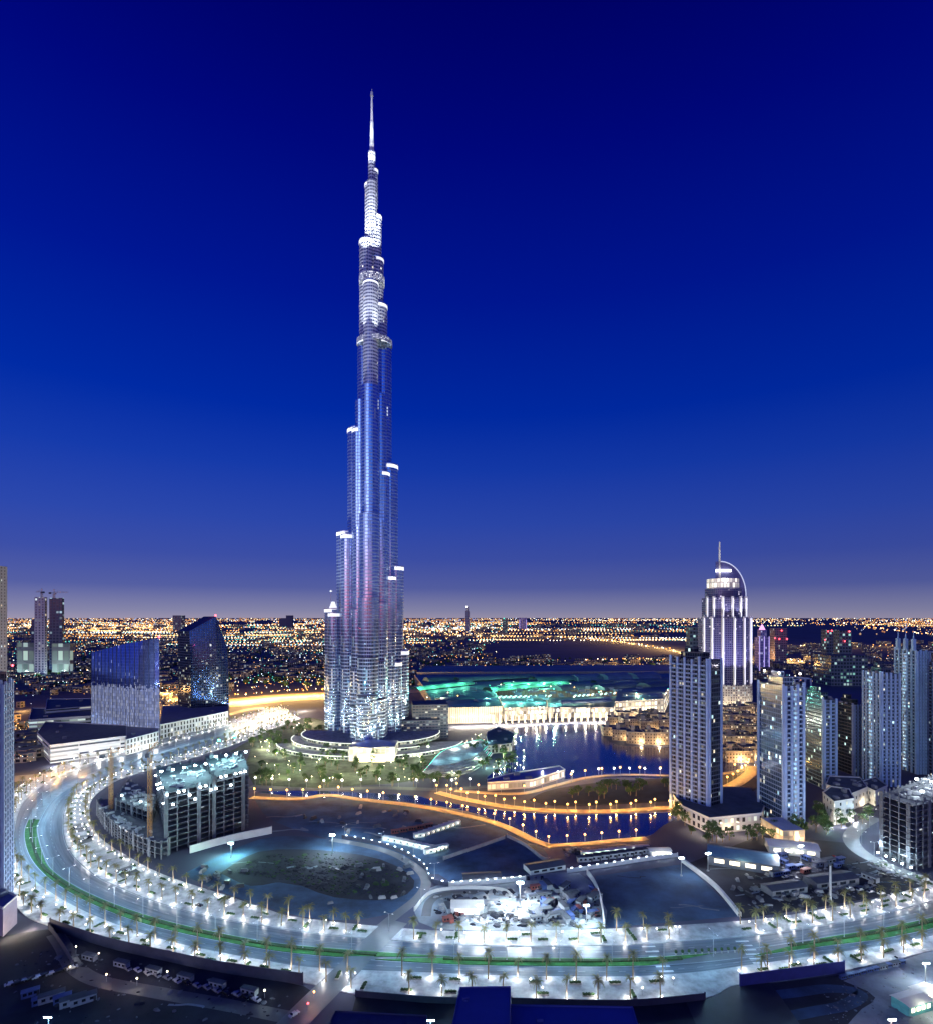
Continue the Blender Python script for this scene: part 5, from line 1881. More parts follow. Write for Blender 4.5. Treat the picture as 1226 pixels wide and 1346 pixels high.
for c, lab, grp, st in ((c_cross, "added double-armed street lamp brightening the side road between the sand plots", "added lamps of the side road", 30), (c_right, "added double-armed street lamp brightening the ramp road", "added lamps of the ramp road", 22)):  # posts and lights added to brighten these two roads
    for x, y, h in resample(c, st, 8, 5.5):
        if -5 < px_of(x, y)[0] < 1235:
            o = put(lp, x, y, .1, h, lab, "street lamp", grp, .8)
            for s in (-1, 1):
                light((0, s * 3.4, 10.4), 1700, (1, .9, .82), .3, o)

# orange promenade lamps with twin globes
po = thing("promenade_lamp", None, None)
mb = MB(); mb.cyl(0, 0, 0, .12, 5.4, 6, 0, r1=.07); mb.cyl(0, 0, 0, .25, .5, 6, 0); mb.build("pole", m_pole, po)
mb = MB(); mb.ball((0, 0, 5.8), .72, 8, 6); mb.build("globe", g_orange, po)


def prom(c, step, off, label, group, power=5200, proto=po, color=(1, .50, .10), z=.5, start=2.0, lz=3.4):
    for x, y, h in resample(c, step, start, off):
        u, v = px_of(x, y)
        if not (-5 < u < 1230):
            continue
        o = put(proto, x, y, z, 0, label, "promenade lamp", group, 1.0 if proto is not po else max(.8, min(1.5, y / 420)))
        light((0, 0, lz), power, color, .35, o)


prom(c_prom1, 15, 2.2, "orange globe lamp on the lagoon promenade beside the sand plots", "orange lamps, sand-plot side of the lagoon")
prom(c_prom2, 17, -3.0, "orange globe lamp on the island side of the lagoon, at the water's edge", "orange lamps, island water edge", 4800)
prom(c_prom2, 17, 2.8, "orange globe lamp on the island promenade's dark-garden side", "orange lamps, island garden side", 4800, start=9)
prom(c_prom3, 13, 2, "orange globe lamp at the blunt corner end of the lagoon", "orange lamps, lagoon corner", 2000)
prom(c_prom4, 20, -2, "orange globe lamp on the winding island walk by the pavilion", "orange lamps, island walk", 4800)
prom(c_prom5, 14, 4, "orange globe lamp on the curved walk between the two waterside towers", "orange lamps between the towers", 1800)
pw = thing("bridge_lamp", None, None)
mb = MB(); mb.cyl(0, 0, 0, .14, 6.6, 6, 0, r1=.08); mb.cyl(0, 0, 0, .25, .5, 6, 0); mb.build("pole", m_pole, pw)
mb = MB(); mb.ball((0, 0, 7.0), .85, 8, 6); mb.build("globe", g_white, pw)
prom(curve([(711, 1027), (760, 1026), (800, 1022), (880, 1022)]), 15, 5, "white globe lamp on the lake side of the island walk", "white lamps, lake side", 2600, pw, (1, .95, .88), .5, 2, 8.2)
prom(c_pod, 17, 4, "pale globe lamp on the road at the park's lower edge", "pale lamps of the park road", 1500, pw, (1, .8, .6), .13, 2, 8.2)

# park and garden trees
def tree_proto(seed, h, r0):
    r = random.Random(seed)
    root = thing("broadleaf_tree", None, None)
    mb = MB()
    mb.bar((0, 0, 0), (.2, .1, h * .45), .32, 7, 0, .2)
    for k in range(5):
        a = 2 * PI * k / 5 + r.random()
        mb.bar((.2, .1, h * .42), (math.cos(a) * r0 * .55, math.sin(a) * r0 * .55, h * r.uniform(.6, .8)), .15, 5, 0, .05)
    mb.build("trunk", m_trunk, root)
    mb = MB()
    for k in range(26):
        a, q, zz = r.uniform(0, 2 * PI), math.sqrt(r.random()) * r0, r.uniform(.45, 1.0)
        q *= math.sqrt(max(.1, 1 - ((zz - .62) / .45) ** 2))
        c = Vector((math.cos(a) * q, math.sin(a) * q, h * zz))
        s = r.uniform(.8, 1.5) * r0 * .3
        for j in range(16):
            d = Vector((r.gauss(0, 1), r.gauss(0, 1), r.gauss(0, .8))).normalized()
            p = c + d * s * r.uniform(.5, 1)
            t1 = d.orthogonal().normalized()
            t2 = d.cross(t1)
            w = r.uniform(.3, .55)
            mb.face([p - t1 * w, p + t2 * w * .7, p + t1 * w, p - t2 * w * .7], 0)
    mb.build("crown", m_leafA, root)
    return root


TR = [tree_proto(1, 9, 3.6), tree_proto(2, 7.5, 3.2), tree_proto(3, 11, 4.2)]


def grove(n, pts, label, group, z=.06):
    poly = [Vector(G(u, v)) for u, v in pts]
    xs, ys = [p.x for p in poly], [p.y for p in poly]

    def inside(x, y):
        k, ok = len(poly) - 1, False
        for i in range(len(poly)):
            a, b_ = poly[i], poly[k]
            if (a.y > y) != (b_.y > y) and x < (b_.x - a.x) * (y - a.y) / (b_.y - a.y) + a.x:
                ok = not ok
            k = i
        return ok
    c = 0
    while c < n:
        x, y = R.uniform(min(xs), max(xs)), R.uniform(min(ys), max(ys))
        if inside(x, y):
            put(R.choice(TR), x, y, z, R.uniform(0, 6.28), label, "tree", group, R.uniform(.75, 1.25))
            c += 1


grove(46, [(330, 1000), (400, 985), (470, 1004), (560, 1000), (570, 1018), (480, 1026), (335, 1026)], "leafy tree in the lit park below the tallest tower", "park trees")
grove(20, [(425, 972), (440, 990), (490, 998), (540, 990), (575, 975), (560, 985), (490, 1003), (430, 995)], "tree standing on the curved forecourt of the tallest tower", "forecourt trees")
grove(26, [(335, 1026), (520, 1028), (600, 1022), (610, 1034), (335, 1036)], "dark tree in the row along the park road", "park road trees")
grove(44, [(318, 985), (352, 962), (392, 948), (425, 952), (440, 966), (415, 982)], "tree beside the curling slip road under the tallest tower", "slip road trees")
grove(22, [(615, 985), (650, 966), (690, 1000), (690, 1018), (640, 1022)], "tree round the dark crescent pavilion by the fountain", "fountain trees")
grove(26, [(890, 1073), (905, 1092), (945, 1106), (1000, 1100), (1040, 1094), (1080, 1092), (1110, 1098), (1060, 1102), (930, 1110), (885, 1085)], "tree planted along the white arcaded podium", "podium trees", 0)
grove(22, [(1060, 1078), (1085, 1062), (1150, 1068), (1140, 1082), (1110, 1092), (1070, 1094)], "tree round the white windowless block", "trees round the white block", 0)
grove(20, [(720, 1050), (800, 1036), (880, 1032), (878, 1050), (760, 1056)], "dark tree on the unlit island garden", "island trees", .3)
for u, v, p, c in ((350, 1020, 9e3, (1, .9, .4)), (375, 1022, 7e3, (.9, 1, .4)), (395, 1014, 6e3, (.8, 1, .5)), (430, 1012, 9e3, (.95, 1, .55)), (455, 1018, 9e3, (1, 1, .6)), (490, 1012, 9e3, (.8, 1, .5)),
                   (520, 1016, 6e3, (.8, 1, .5)), (345, 985, 1.2e4, (1, .9, .5)), (380, 985, 1.2e4, (1, .95, .5)), (420, 990, 1.0e4, (.95, 1, .6)), (365, 1005, 5e3, (.9, 1, .5)), (545, 1008, 6e3, (.6, 1, .7)),
                   (410, 1025, 5e3, (1, .8, .4)), (470, 1026, 5e3, (.9, 1, .6)), (640, 1010, 8e3, (.4, 1, .7)), (660, 1000, 6e3, (.5, 1, .8)), (915, 1085, 2500, (1, .7, .35)), (960, 1097, 2500, (1, .75, .4)),
                   (1070, 1085, 2500, (1, .7, .35)), (1090, 1096, 2500, (.6, 1, .6))):
    x, y = G(u, v)
    light((x, y, 4), p, c, .3)

gl = thing("garden_lamp", None, None)
mb = MB(); mb.cyl(0, 0, 0, .1, 3.2, 6, 0); mb.build("pole", m_pole, gl)
mb = MB(); mb.ball((0, 0, 3.5), .4, 7, 5); mb.build("globe", g_warm, gl)
for i in range(64):
    u, v = R.uniform(335, 600), R.uniform(984, 1030)
    if v < 1004 and 395 < u < 560:
        continue
    x, y = G(u, v)
    o = put(gl, x, y, .06, 0, "small warm garden lamp among the park trees below the tallest tower", "garden lamp", "garden lamps of the park")
    light((0, 0, 4.3), 1100 * R.uniform(.3, 2.2), R.choice(((1, .82, .45), (.85, 1, .6), (1, .95, .75))), .25, o)
for i in range(16):
    x, y = G(R.uniform(335, 425), R.uniform(952, 982))
    o = put(gl, x, y, .06, 0, "small lamp among the trees between the slip road and the tower terraces", "garden lamp", "garden lamps by the slip road")
    light((0, 0, 4.3), 1800, R.choice(((1, .85, .4), (.8, 1, .5))), .25, o)
for i in range(34):
    a = math.radians(R.uniform(178, 362))
    k = R.uniform(1.02, 1.16)
    x, y = TX + 118 * k * math.cos(a), TY - 4 + 95 * k * math.sin(a)
    o = put(gl, x, y, .06, 0, "small lamp on the forecourt round the curved tower terraces", "garden lamp", "garden lamps round the terraces")
    light((0, 0, 4.1), 800, (1, .95, .8), .25, o)
for i in range(26):
    u, v = R.uniform(610, 690), R.uniform(968, 1018)
    x, y = G(u, v)
    o = put(gl, x, y, .06, 0, "small lamp round the crescent pavilion at the fountain edge", "garden lamp", "garden lamps at the fountain edge")
    light((0, 0, 4.1), 900, (.6, 1, .85), .25, o)
for i in range(22):
    x, y = resample(c_loop, 11, 3)[i][:2] if i < len(resample(c_loop, 11, 3)) else G(350 + i, 940)
    o = put(gl, x + 8, y - 6, .06, 0, "lamp along the curling slip road at the boulevard's far end", "garden lamp", "lamps of the slip road")
    light((0, 0, 4.1), 900, (1, .92, .85), .25, o)

# parked cars
def car_proto(m_):
    root = thing("parked_car", None, None)
    mb = MB()
    prof = [(-2.2, .35), (-2.2, .85), (-1.5, .95), (-.9, 1.45), (.7, 1.45), (1.3, .98), (2.1, .85), (2.2, .35)]
    for s in (-1, 1):
        pass
    L = [(x, -.88 if z < 1.2 else -.7, z) for x, z in prof]
    Q = [(x, .88 if z < 1.2 else .7, z) for x, z in prof]
    for i in range(len(prof)):
        j = (i + 1) % len(prof)
        mb.face([L[j], L[i], Q[i], Q[j]], 1 if i in (2, 4) else 0)
    mb.cap([(x, z, 0) for x, z in prof], 0)
    k = len(mb.f)
    mb.f, mb.m, mb.v, mb.uv = mb.f[:8], mb.m[:8], mb.v[:32], mb.uv[:32]
    mb.face(L, 0)
    mb.face(Q[::-1], 0)
    mb.build("body", [m_, m_glassd], root)
    mb = MB()
    for s in (-1, 1):
        mb.face([(-.85, s * .81, .97), (-.7, s * .735, 1.38), (.6, s * .735, 1.38), (1.0, s * .81, .97)][::s], 0)
    mb.build("side_window", m_glassd, root)
    for x in (-1.35, 1.35):
        for s in (-1, 1):
            mb = MB()
            mb.bar((x, s * .72, .33), (x, s * .92, .33), .33, 10)
            mb.build("wheel", m_black, root)
    for s in (-1, 1):
        mb = MB()
        mb.box(2.19, s * .6, .6, .06, .35, .16)
        mb.build("headlight", m_white, root)
    return root


cars = [car_proto(plain("car_paint_" + n, c, .25, .3, var=.03)) for n, c in (("white", (.6, .6, .6)), ("silver", (.3, .31, .33)), ("black", (.02, .02, .025)), ("red", (.3, .02, .02)))]
cn = ["white", "silver", "black", "red"]


def carat(k, u, v, rot, label, group, z=.1):
    x, y = G(u, v)
    put(cars[k], x, y, z, rot, label, "car", group)


for i in range(14):
    k = R.choice((0, 1, 1, 2))
    carat(k, 168 + 13 * i, 1275 + 3.2 * i + R.uniform(-1, 1), -.6 + R.uniform(-.1, .1), "%s car parked along the dark hoarding in the unlit lot" % cn[k], "%s cars along the dark hoarding" % cn[k])
for i in range(10):
    k = R.choice((1, 2, 2, 0))
    carat(k, 14 + 9 * i, 1296 - 2.5 * i + R.uniform(-1, 1), .7, "%s car in the dark row of the unlit lot under the edge podium" % cn[k], "%s cars in the dark row" % cn[k])
for i in range(9):
    k = R.choice((0, 1, 2))
    carat(k, 640 + 9 * i, 1158 - .3 * i, 1.5, "%s car parked in line at the floodlit site yard" % cn[k], "%s cars at the floodlit yard" % cn[k])
for i in range(12):
    k = R.choice((0, 0, 1))
    carat(k, 1018 + 14 * i, 1152 + 2.4 * i, .3, "%s car parked among the sheds of the dark yard" % cn[k], "%s cars in the shed yard" % cn[k])
for (u, v, n_c) in ((97, 1091, 4), (101, 1107, 4), (158, 1149, 4)):
    for i in range(n_c):
        k = R.choice((0, 1, 2))
        carat(k, u + 5.5 * i, v - 1.4 * i, 1.2, "%s car in a bay on the inner pavement of the boulevard bend" % cn[k], "%s cars in the pavement bays" % cn[k], .33)
for (u, v, k, rot, lab) in ((262, 1192, 2, -.35, "black car at the kerb of the palm-lined inner pavement"), (300, 1183, 2, -.3, "black car behind the palms where the pavement narrows"), (306, 1184.5, 0, -.3, "white car behind the palms where the pavement narrows"),
                            (92, 1117, 0, 1.9, "white car turning off the boulevard bend beside the curved shell"), (387, 1336, 0, .9, "white car with its nose towards the street corner by the dark lot"), (1180, 1262, 0, .3, "white car beside the site huts"),
                            (1095, 1128, 3, .5, "red car standing alone by the sheds behind the ramp road")):
    carat(k, u, v, rot, lab, None, .2)

# ------------------------------------------------------------------ building sites, fences, foreground roofs
def fence(name, label, pts, h, m_, z=.1, n=4, w=.25, lights_=None):
    c = curve(pts, n)
    loc = (*c[0], 0)
    t = thing(name, label, "fence", loc)
    mb = MB()
    add_ribbon(mb, c, w, z + h, 0, h)
    mb.build("board_panel", m_, t, loc)
    for k in range(2):
        mb = MB()
        x, y = c[0] if k == 0 else c[-1]
        mb.box(x, y, 0, .5, .5, h + .5)
        mb.build("end_post", m_, t, loc)
    if lights_:
        st, p, col_, gm = lights_
        for x, y, hd in resample(c, st, st / 2):
            mb = MB()
            mb.box(x, y, z + h + .02, 1.3, .5, .35, hd)
            mb.build("fence_lamp", gm, t, loc)
            light((x - loc[0], y - loc[1], z + h + 1.0), p, col_, .2, t)
    return t


fence("site_hoarding", "tall dark hoarding between the palm-lined outer pavement and the unlit lot", [(66, 1221), (137, 1245), (223, 1265), (291, 1279), (398, 1295)], 5.0, m_hoard)
fence("site_hoarding", "dark return hoarding beside the unlit lot, running down from its corner", [(64, 1222), (72, 1232), (88, 1256), (96, 1272)], 3.0, m_hoard)
fence("site_hoarding", "deep-blue hoarding past the plaza crossing, in front of the hut site", [(972, 1297), (1040, 1288), (1109, 1279)], 5.0, m_hoard_b)
g_fl = glow("fence_glow", (.85, .92, 1), 5)
fence("site_hoarding", "curved lamp-dotted hoarding along the side road between the sand plots", [(450, 1103), (490, 1110), (530, 1123), (558, 1142), (567, 1160), (590, 1166)], 2.6, m_hoard, lights_=(7, 160, (.75, .9, 1), g_fl))
fence("site_hoarding", "pale lamp-dotted fence from the side road to the brightest floodlight", [(590, 1166), (640, 1163), (690, 1158)], 2.6, m_hoard_w, lights_=(5, 420, (.85, .95, 1), g_fl))
fence("site_hoarding", "lamp-dotted fence above the walled plot", [(745, 1148), (800, 1140), (850, 1132), (890, 1127)], 2.6, m_hoard_w, lights_=(6, 420, (.8, .9, 1), g_fl))
fence("site_wall", "thin pale curved wall on the near edge of the walled plot", [(771, 1150), (782, 1166), (790, 1190), (794, 1219)], 3.2, m_white, w=.6)
fence("site_wall", "straight pale wall running down to the palms between walled plot and shed yard", [(897, 1134), (940, 1168), (972, 1206)], 2.4, m_white, w=1.6)
fence("site_wall", "pale wall edging the graded plot below the orange promenade", [(583, 1131), (620, 1118), (663, 1103)], 2.2, m_conc, w=.8)
fence("site_wall", "pale wall from the promenade down to the site huts", [(666, 1101), (690, 1113), (712, 1130), (722, 1133)], 2.2, m_conc, w=.8)
fence("site_wall", "white rim wall curving round the tented part of the site", [(545, 1198), (562, 1178), (585, 1171), (620, 1169), (660, 1172), (672, 1180)], 1.8, m_white, w=.7)
fence("site_wall", "white arcaded wall beside the shell building on the sand side", [(250, 1122), (300, 1108), (357, 1096)], 5.0, m_white, w=1.2)


def mast(label, u, v, h, power, col_=(.82, .94, 1), r=1.0, base=None):
    x, y = G(u, v)
    # the pixel marks the lamp itself: move the foot out so that a lamp at height h is seen there
    x, y = G(u, v, h) if base is None else base
    t = thing("floodlight_mast", label, "floodlight", (x, y, 0))
    mb = MB()
    mb.cyl(0, 0, 0, .28, h, 8, 0, r1=.16)
    mb.cyl(0, 0, 0, .8, .6, 8, 0)
    mb.box(0, 0, h - .4, 3.0, .2, .2)
    mb.build("mast", m_pole, t)
    for s in (-1, 0, 1):
        mb = MB()
        mb.box(s * 1.1, -.3, h - .2, .9 * r, .35, .75 * r)
        mb.box(s * 1.1, -.55, h - .15, .8 * r, .14, .65 * r, 0, 1)
        mb.build("lamp_head", [m_pole, g_cool], t)
    light((0, -1.2, h + .4), power, col_, .5, t)


mast("brightest floodlight mast in the middle of the central site", 683, 1161, 13, 9e4, r=1.7)
mast("lone floodlight mast on the sand at the upper end of the side road", 437, 1098, 12, 5e4, (.7, .95, 1), r=1.5)
mast("floodlight mast at the foot of the shell building's sand side", 304, 1109, 9, 5e4, (.5, 1, .85), r=1.3)
mast("floodlight mast down in the unlit lot among the parked cars", 64, 1337, 10, 1.0e4, (.25, .6, 1), r=.7)
mast("floodlight mast in the gap beside the deep-blue flat roof", 566, 1341, 8, 9e3, (.3, .8, 1), r=.7)
mast("floodlight mast beside the teal-sided site huts", 1171, 1340, 8, 6e3, (1, .8, .6), r=.8)
mast("floodlight mast at the plaza end of the hut site", 1216, 1266, 9, 1.3e4, (.8, .93, 1), r=.6)
mast("floodlight mast at the junction above the walled plot", 895, 1128, 11, 7e3, (.85, .93, 1), r=1.0)
mast("floodlight mast behind the blue-roofed shed", 930, 1122, 11, 7e3, (.85, .93, 1), r=1.0)
mast("floodlight mast over the tented part of the central site", 630, 1190, 10, 2.4e4, (.85, .95, 1), r=.8)
mast("floodlight mast by the hut rows at the top of the central site", 770, 1190, 10, 2.6e4, (.7, .92, 1), r=.8)
for k, (u, v) in enumerate(((1020, 1118), (1052, 1112))):
    mast("floodlight mast %s in the vehicle yard below the podium towers" % ("beside the blue-roofed shed" if k == 0 else "at the red-roofed huts"), u, v, 11, 1.1e4, (.9, .92, 1), r=.8)


def hut(proto, u, v, rot, label, group, z=.07, s=1.0):
    x, y = G(u, v)
    return put(proto, x, y, z, rot, label, "cabin", group, s)


def hut_proto(m_, mr, lit=True, L=9, W=3, Hh=2.9):
    root = thing("site_cabin", None, None)
    mb = MB()
    mb.box(0, 0, .2, L, W, Hh, 0, 0, 1)
    mb.box(0, 0, Hh + .2, L + .4, W + .5, .18, 0, 1, 1)
    mb.build("wall", [m_, mr], root)
    for k in (-1, 0, 1):
        mb = MB()
        mb.box(k * L * .3, -W / 2 - .03, 1.2, 1.3, .08, 1.1, 0, 0)
        mb.build("window", g_shop if lit and k != 0 else m_glassd, root)
    mb = MB()
    mb.box(L * .42, -W / 2 - .04, .25, .9, .1, 2.1)
    mb.build("door", m_steel_d, root)
    if lit:
        light((0, -W / 2 - 1.6, 3.1), 420, (.75, 1, .9), .2, root)
    return root


HUT = hut_proto(m_cabin, m_cabin)
HUTD = hut_proto(plain("grey_cabin_panel", (.25, .27, .3), .6), m_roof, False)
HUTR = hut_proto(plain("rust_container", (.22, .06, .05), .6), plain("rust_container_lid", (.2, .06, .05), .6), False, 6.1, 2.5, 2.5)
HUTB = hut_proto(plain("blue_container", (.05, .09, .25), .6), plain("blue_container_lid", (.06, .1, .26), .6), False, 6.1, 2.5, 2.5)
hr = (HUT, HUTD, HUTR, HUTB)
for k in range(7):
    hut(HUT, 512 + 8.4 * k, 1106 + 1.9 * k, -.28, "lit cabin in the lower row on the graded plot", "lit cabins, lower row")
for k in range(8):
    hut(HUT, 552 + 6.5 * k, 1101 - 2.3 * k, .38, "lit cabin in the slanting upper row on the graded plot", "lit cabins, upper row")
for k in range(4):
    hut(HUT, 566 + 5 * k, 1122 - 1.6 * k, .42, "lit cabin in the short row at the corner of the graded plot", "lit cabins, corner row")
for k in range(5):
    hut(HUTR, 520 + 11 * k, 1096 - 2.0 * k, .3, "rust-red container between the lit cabin rows", "rust containers between the cabin rows")
for k in range(9):
    hut(HUTD, 768 + 11 * k, 1133 - 1.5 * k, .1, "grey cabin in the long row above the lamp-dotted fence", "grey cabins above the walled plot", s=1.1)
for k in range(7):
    hut(HUT, 772 + 12 * k, 1126 - 1.3 * k, .1, "lit cabin in the row nearer the lagoon corner", "lit cabins by the lagoon corner")
for k in range(6):
    hut(HUTD, 118 + 42 * k, 1262 + 9.0 * k, -.32, "grey cabin lined up behind the dark hoarding of the unlit lot", "grey cabins behind the dark hoarding", s=.8)
for k in range(6):
    hut(R.choice((HUTD, HUTB)), 40 + 14 * k, 1318 + R.uniform(-8, 6), .6, "dark cabin in the row beside the floodlight mast of the unlit lot", "dark cabins of the unlit lot")
cnt = {}
for k in range(46):
    p = R.choice(hr[1:] + (HUTD,))
    u, v = R.uniform(700, 782), R.uniform(1166, 1212)
    nm = {HUTD.name: "grey cabin", HUTR.name: "rust-red container", HUTB.name: "blue container"}[p.name]
    hut(p, u, v, R.choice((.3, 1.85, .3, .9)), "%s in the floodlit jumble of the central site" % nm, "%ss of the central site" % nm, s=R.uniform(.7, 1.0))
for k in range(12):
    p = R.choice(hr[1:])
    nm = {HUTD.name: "grey cabin", HUTR.name: "rust-red container", HUTB.name: "blue container"}[p.name]
    hut(p, R.uniform(585, 610), R.uniform(1185, 1212), R.choice((.3, 1.85)), "%s beside the white tent of the central site" % nm, "%ss beside the white tent" % nm, s=R.uniform(.6, .9))
for k in range(26):
    p = R.choice(hr[1:])
    nm = {HUTD.name: "grey cabin", HUTR.name: "rust-red container", HUTB.name: "blue container"}[p.name]
    u, v = R.uniform(1005, 1150), R.uniform(1120, 1176)
    if v > 1150 + (u - 1005) * .12 or (u > 1105 and v < 1140):
        continue
    hut(p, u, v, R.choice((.35, -1.2)), "%s in the dark shed yard below the ramp road" % nm, "%ss of the shed yard" % nm)
# white tent-roofed hall in the floodlit bowl
x, y = G(614, 1197)
t = thing("site_tent", "glowing white marquee inside the rim wall of the central site", "tent", (x, y, .07))
mb = MB()
mb.box(0, 0, 0, 17, 9, 3.4)
for s in (-1, 1):
    mb.face([(-8.8, s * 4.9, 3.35), (8.8, s * 4.9, 3.35), (8.8, 0, 5.6), (-8.8, 0, 5.6)][::s], 0)
    mb.face([(s * 8.7, -4.6, 3.4), (s * 8.7, 4.6, 3.4), (s * 8.7, 0, 5.55)][::s], 0)
mb.build("canvas", [m_white], t)
mb = MB()
mb.box(0, -4.6, .2, 13, .15, 2.6)
mb.build("lit_side", [glow("tent_glow", (.9, .96, 1), 2.2)], t)
# sheds with big roofs
def shed(label, u, v, L, W, h, rot, mroof, mwall=m_cabin, lit=True):
    x, y = G(u, v)
    t = thing("shed", label, "shed", (x, y, .07), rot)
    mb = MB()
    mb.box(0, 0, 0, L, W, h)
    mb.build("wall", [mwall], t)
    mb = MB()
    for s in (-1, 1):
        mb.face([(-L / 2 - .6, s * (W / 2 + .6), h), (L / 2 + .6, s * (W / 2 + .6), h), (L / 2 + .6, 0, h + W * .14), (-L / 2 - .6, 0, h + W * .14)][::s], 0)
        mb.face([(s * L / 2, -W / 2, h), (s * L / 2, W / 2, h), (s * L / 2, 0, h + W * .13)][::s], 0)
    mb.build("roof", [mroof], t)
    for k in range(4):
        mb = MB()
        mb.box((k - 1.5) * L / 4.5, -W / 2 - .05, h * .35, L / 7, .12, h * .4)
        mb.build("window", [g_shop if lit else m_glassd], t)
    if lit:
        light((0, -W / 2 - 3, h + 1), 1500, (.95, 1, .75), .3, t)
    return t


m_rteal = plain("teal_roof_sheet", (.10, .20, .28), .5, var=.12, scale=.3)
shed("long blue-roofed shed with a lit front beside the junction", 975, 1136, 40, 20, 6, -.42, m_rteal, m_conc_d)
shed("wide pale-roofed shed among vehicles below the podium towers", 1040, 1120, 30, 14, 5, -.3, m_white)
shed("small dark shed close under the palms of the shed yard", 1030, 1172, 24, 9, 3.5, .25, m_roof, m_conc_d, lit=False)
shed("long dark shed in the middle of the shed yard", 1092, 1162, 30, 10, 4, .25, m_roof, m_conc_d, lit=False)
shed("white flat shed above the walled plot at the wall junction", 866, 1124, 14, 6, 3.6, .06, m_white)
shed("dark mound-like canopy beside the pale lamp-dotted fence", 633, 1158, 22, 9, 3, .1, m_roof, lit=False)
shed("dark canopy at the corner where pale wall meets huts", 715, 1143, 24, 10, 3, .35, m_roof, lit=False)
m_tealw = plain("teal_cabin_wall", (.12, .42, .38), .6)
shed("teal-sided site hut with a pale roof, larger of the hut site's pair", 1198, 1326, 13, 7, 4.2, .32, m_white, m_tealw)
shed("small pale-roofed site hut tucked behind the teal-sided one", 1214, 1311, 9, 5, 3.4, .32, m_white, m_cabin)
for k in range(10):
    hut(R.choice((HUTD, HUTB)), 1108 + 8.5 * k, 1287 - 2.2 * k, .25, "small cabin in the dark string along the hut site's upper edge", "cabins along the hut site's upper edge", s=.55)

# rubble and loose earth
def rubble(name, pts, n, smin, smax, m_, label):
    mb = MB()
    poly = [G(u, v) for u, v in pts]
    for i in range(n):
        a, b_ = R.random(), R.random()
        i0 = R.randrange(len(poly))
        cx, cy_ = sum(p[0] for p in poly) / len(poly), sum(p[1] for p in poly) / len(poly)
        p, q = poly[i0], poly[(i0 + 1) % len(poly)]
        x, y = p[0] + (q[0] - p[0]) * a, p[1] + (q[1] - p[1]) * a
        b_ = math.sqrt(b_)
        x, y = cx + (x - cx) * b_, cy_ + (y - cy_) * b_
        r = R.uniform(smin, smax) * (1 if R.random() < .85 else 2.2)
        k0_ = len(mb.v)
        mb.ball((x, y, .1), r, 6, 4, R.randrange(len(m_)), R.uniform(.25, .6))
        jr = random.Random(i)
        sx_, sy_, sh_ = jr.uniform(.5, 1.5), jr.uniform(.5, 1.5), jr.uniform(-.5, .5)
        mb.v[k0_:] = [(x + (p[0] - x) * sx_ + (p[1] - y) * sh_, y + (p[1] - y) * sy_, p[2] * (.7 + .6 * (hash((round(p[0], 2), round(p[1], 2))) % 97) / 97)) for p in mb.v[k0_:]]
    tag(mb.build(name, m_), label, None, None, 'stuff')


rubble("rubble", [(570, 1178), (690, 1165), (780, 1175), (790, 1214), (700, 1219), (575, 1216)], 420, .5, 1.7, [m_sand_l, m_dirt, m_conc], "floodlit spoil heaps and rubble of the central site")
rubble("dirt", [(300, 1146), (345, 1124), (420, 1122), (500, 1132), (540, 1158), (515, 1178), (440, 1176), (380, 1158)], 900, .35, 1.0, [m_dirt, m_hedge, m_dirt, m_dirt], "dark scrub and earth heaps on the sand yard")
rubble("rubble", [(1000, 1128), (1150, 1130), (1215, 1166), (1060, 1190), (980, 1196)], 260, .3, 1.1, [m_dirt, m_conc_d], "scattered material in the dark shed yard")
rubble("dirt", [(20, 1250), (110, 1250), (380, 1310), (360, 1346), (20, 1346)], 200, .2, .7, [m_dirt, m_conc_d], "loose heaps on the unlit lot")
rubble("rubble", [(1160, 1130), (1226, 1160), (1226, 1172), (1140, 1138)], 120, .4, 1.3, [m_conc, m_cabin, m_hedge], "material and planting below the second concrete shell")
rubble("rubble", [(1080, 1300), (1226, 1262), (1226, 1346), (1090, 1346)], 160, .15, .45, [m_sand_l, m_conc_d], "loose stones on the hut site")
for u, v, p, c in ((92, 1272, 700, (1, .85, .6)), (140, 1282, 600, (1, .6, .4)), (180, 1287, 1100, (1, .85, .65)), (100, 1245, 500, (.9, .95, 1)), (130, 1254, 500, (.9, .95, 1)), (220, 1278, 500, (.9, .95, 1)), (348, 1303, 600, (.8, 1, .95)),
                   (413, 1305, 900, (1, .5, .2)), (405, 1320, 500, (1, .2, .15))):
    x, y = G(u, v, 3)
    t = thing("yard_lamp", {92: "small warm lamp on the unlit lot near the return hoarding", 140: "small reddish lamp in the middle of the unlit lot", 180: "cluster lamp burning warm on the unlit lot",
                            100: "cool lamp behind the hoarding's upper corner", 130: "cool lamp behind the hoarding by the first parked cars", 220: "cool lamp behind the hoarding past the warm cluster",
                            348: "pale lamp near the hoarding's lower end", 413: "amber signal lamp at the street corner beside the hoarding end", 405: "red signal lamp on the street below the amber one"}[u], "lamp", (x, y, 0))
    mb = MB(); mb.cyl(0, 0, 0, .08, 3, 6); mb.build("pole", m_pole, t)
    mb = MB(); mb.ball((0, 0, 3.2), .35, 7, 5); mb.build("globe", g_red if c[1] < .3 else (g_orange if c[2] < .3 else g_warm), t)
    light((0, 0, 3.8), p, c, .2, t)

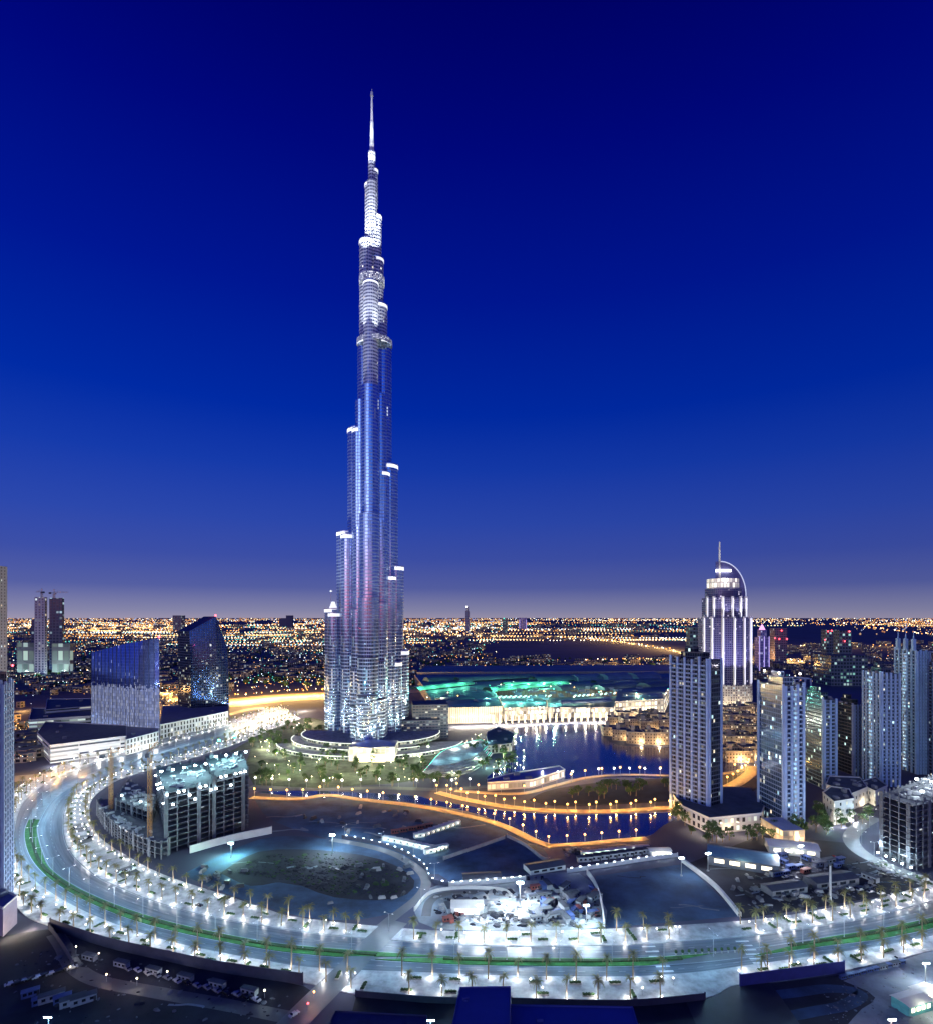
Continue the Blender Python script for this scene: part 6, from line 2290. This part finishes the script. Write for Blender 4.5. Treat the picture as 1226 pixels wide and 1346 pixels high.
# stacked building material on the open plots
stk = []
for nm, m_ in (("pale", m_conc), ("dark", m_conc_d), ("steel", m_steel_d)):
    r_ = thing("material_stack", None, None)
    for j in range(3):
        mb = MB(); mb.box(R.uniform(-.3, .3), R.uniform(-.2, .2), j * .55, 4.5 - j * .5, 2.0 - j * .3, .5, R.uniform(-.1, .1)); mb.build("bundle", m_, r_)
    stk.append((nm, r_))
for where, reg, n in (("graded plot between shell building and lagoon", ((400, 1062), (560, 1095)), 26), ("sand yard inside the side road", ((430, 1128), (540, 1190)), 22), ("sand yard near the shell building", ((265, 1140), (330, 1178)), 18),
                      ("central site by the boulevard palms", ((590, 1200), (770, 1216)), 30), ("dark shed yard", ((960, 1150), (1160, 1184)), 34), ("ground above the walled plot", ((740, 1116), (880, 1128)), 24)):
    for i in range(n):
        nm, r_ = R.choice(stk)
        x, y = G(R.uniform(reg[0][0], reg[1][0]), R.uniform(reg[0][1], reg[1][1]))
        put(r_, x, y, .09, R.uniform(0, 3), "stack of %s building material on the %s" % (nm, where), "material stack", "%s stacks, %s" % (nm, where), R.uniform(.6, 1.3))

# flat roofs of buildings close under the camera
def nearroof(label, pts, z, m_, zb=0.0):
    poly = [G(u, v, z) for u, v in pts]
    if area(poly) < 0:
        poly = poly[::-1]
    loc = (*poly[0], 0)
    t = thing("flat_roofed_building", label, "building", loc)
    mb = MB()
    mb.prism(poly, zb, z, 0, 1)
    mb.build("wall", [m_conc_d, m_], t, loc)
    cx, cy_ = sum(p[0] for p in poly) / len(poly), sum(p[1] for p in poly) / len(poly)
    mb = MB()
    inn = [(cx + (x - cx) * .985, cy_ + (y - cy_) * .985) for x, y in poly]
    add_ribbon(mb, inn + [inn[0]], .3, z + .5, 0, .495)
    mb.build("parapet", [m_], t, loc)
    for k in range(5):
        mb = MB()
        i0, f_ = R.randrange(len(poly)), R.uniform(.2, .75)
        q = (cx + (poly[i0][0] - cx) * f_, cy_ + (poly[i0][1] - cy_) * f_)
        mb.box(q[0], q[1], z + .01 + .002 * k, R.uniform(.8, 2.2), R.uniform(.8, 1.6), R.uniform(.5, 1.2), .1 * k)
        mb.build("roof_plant", [m_], t, loc)
    return t, poly, loc


t, poly, loc = nearroof("deep-blue flat roof rising in front of the bright outer pavement", [(604, 1299), (671, 1298), (668, 1420), (580, 1420)], 34, m_roofblue)
nearroof("wide low deep-blue flat roof beside the taller blue one", [(668.5, 1322), (832, 1325), (860, 1420), (668.5, 1420)], 30, m_roofblue)
nearroof("dim dark flat roof below the bright pavement, across the street from the unlit lot", [(440, 1330), (562, 1336), (560, 1420), (400, 1420)], 12, plain("dark_blue_roof", (.03, .04, .12), .7))
fence("site_hoarding", "dark low hoarding closing the vacant ground below the bright pavement", [(468, 1311), (560, 1318.5), (603, 1320)], 2.6, m_hoard)
fence("site_hoarding", "dark hoarding beyond the wide blue roof, up to the plaza", [(672, 1321), (820, 1324), (926, 1315)], 2.8, m_hoard)
# plaza bollards across the gap in the median
bo = thing("ball_planter", None, None)
mb = MB(); mb.cyl(0, 0, 0, .32, 1.5, 8, 0); mb.build("post", m_conc, bo)
mb = MB(); mb.ball((0, 0, 1.9), .75, 8, 5); mb.build("clipped_top", m_hedge, bo)
for k in range(10):
    x, y = G(888 + 8.6 * k, 1257 - .5 * k)
    put(bo, x, y, .12, 0, "ball-topped planter in the row across the plaza crossing", "planter", "planters across the crossing")
for p_, proto in (("palm", P_TALL), ("mid", P_MID), ("low", P_LOW)):
    pass
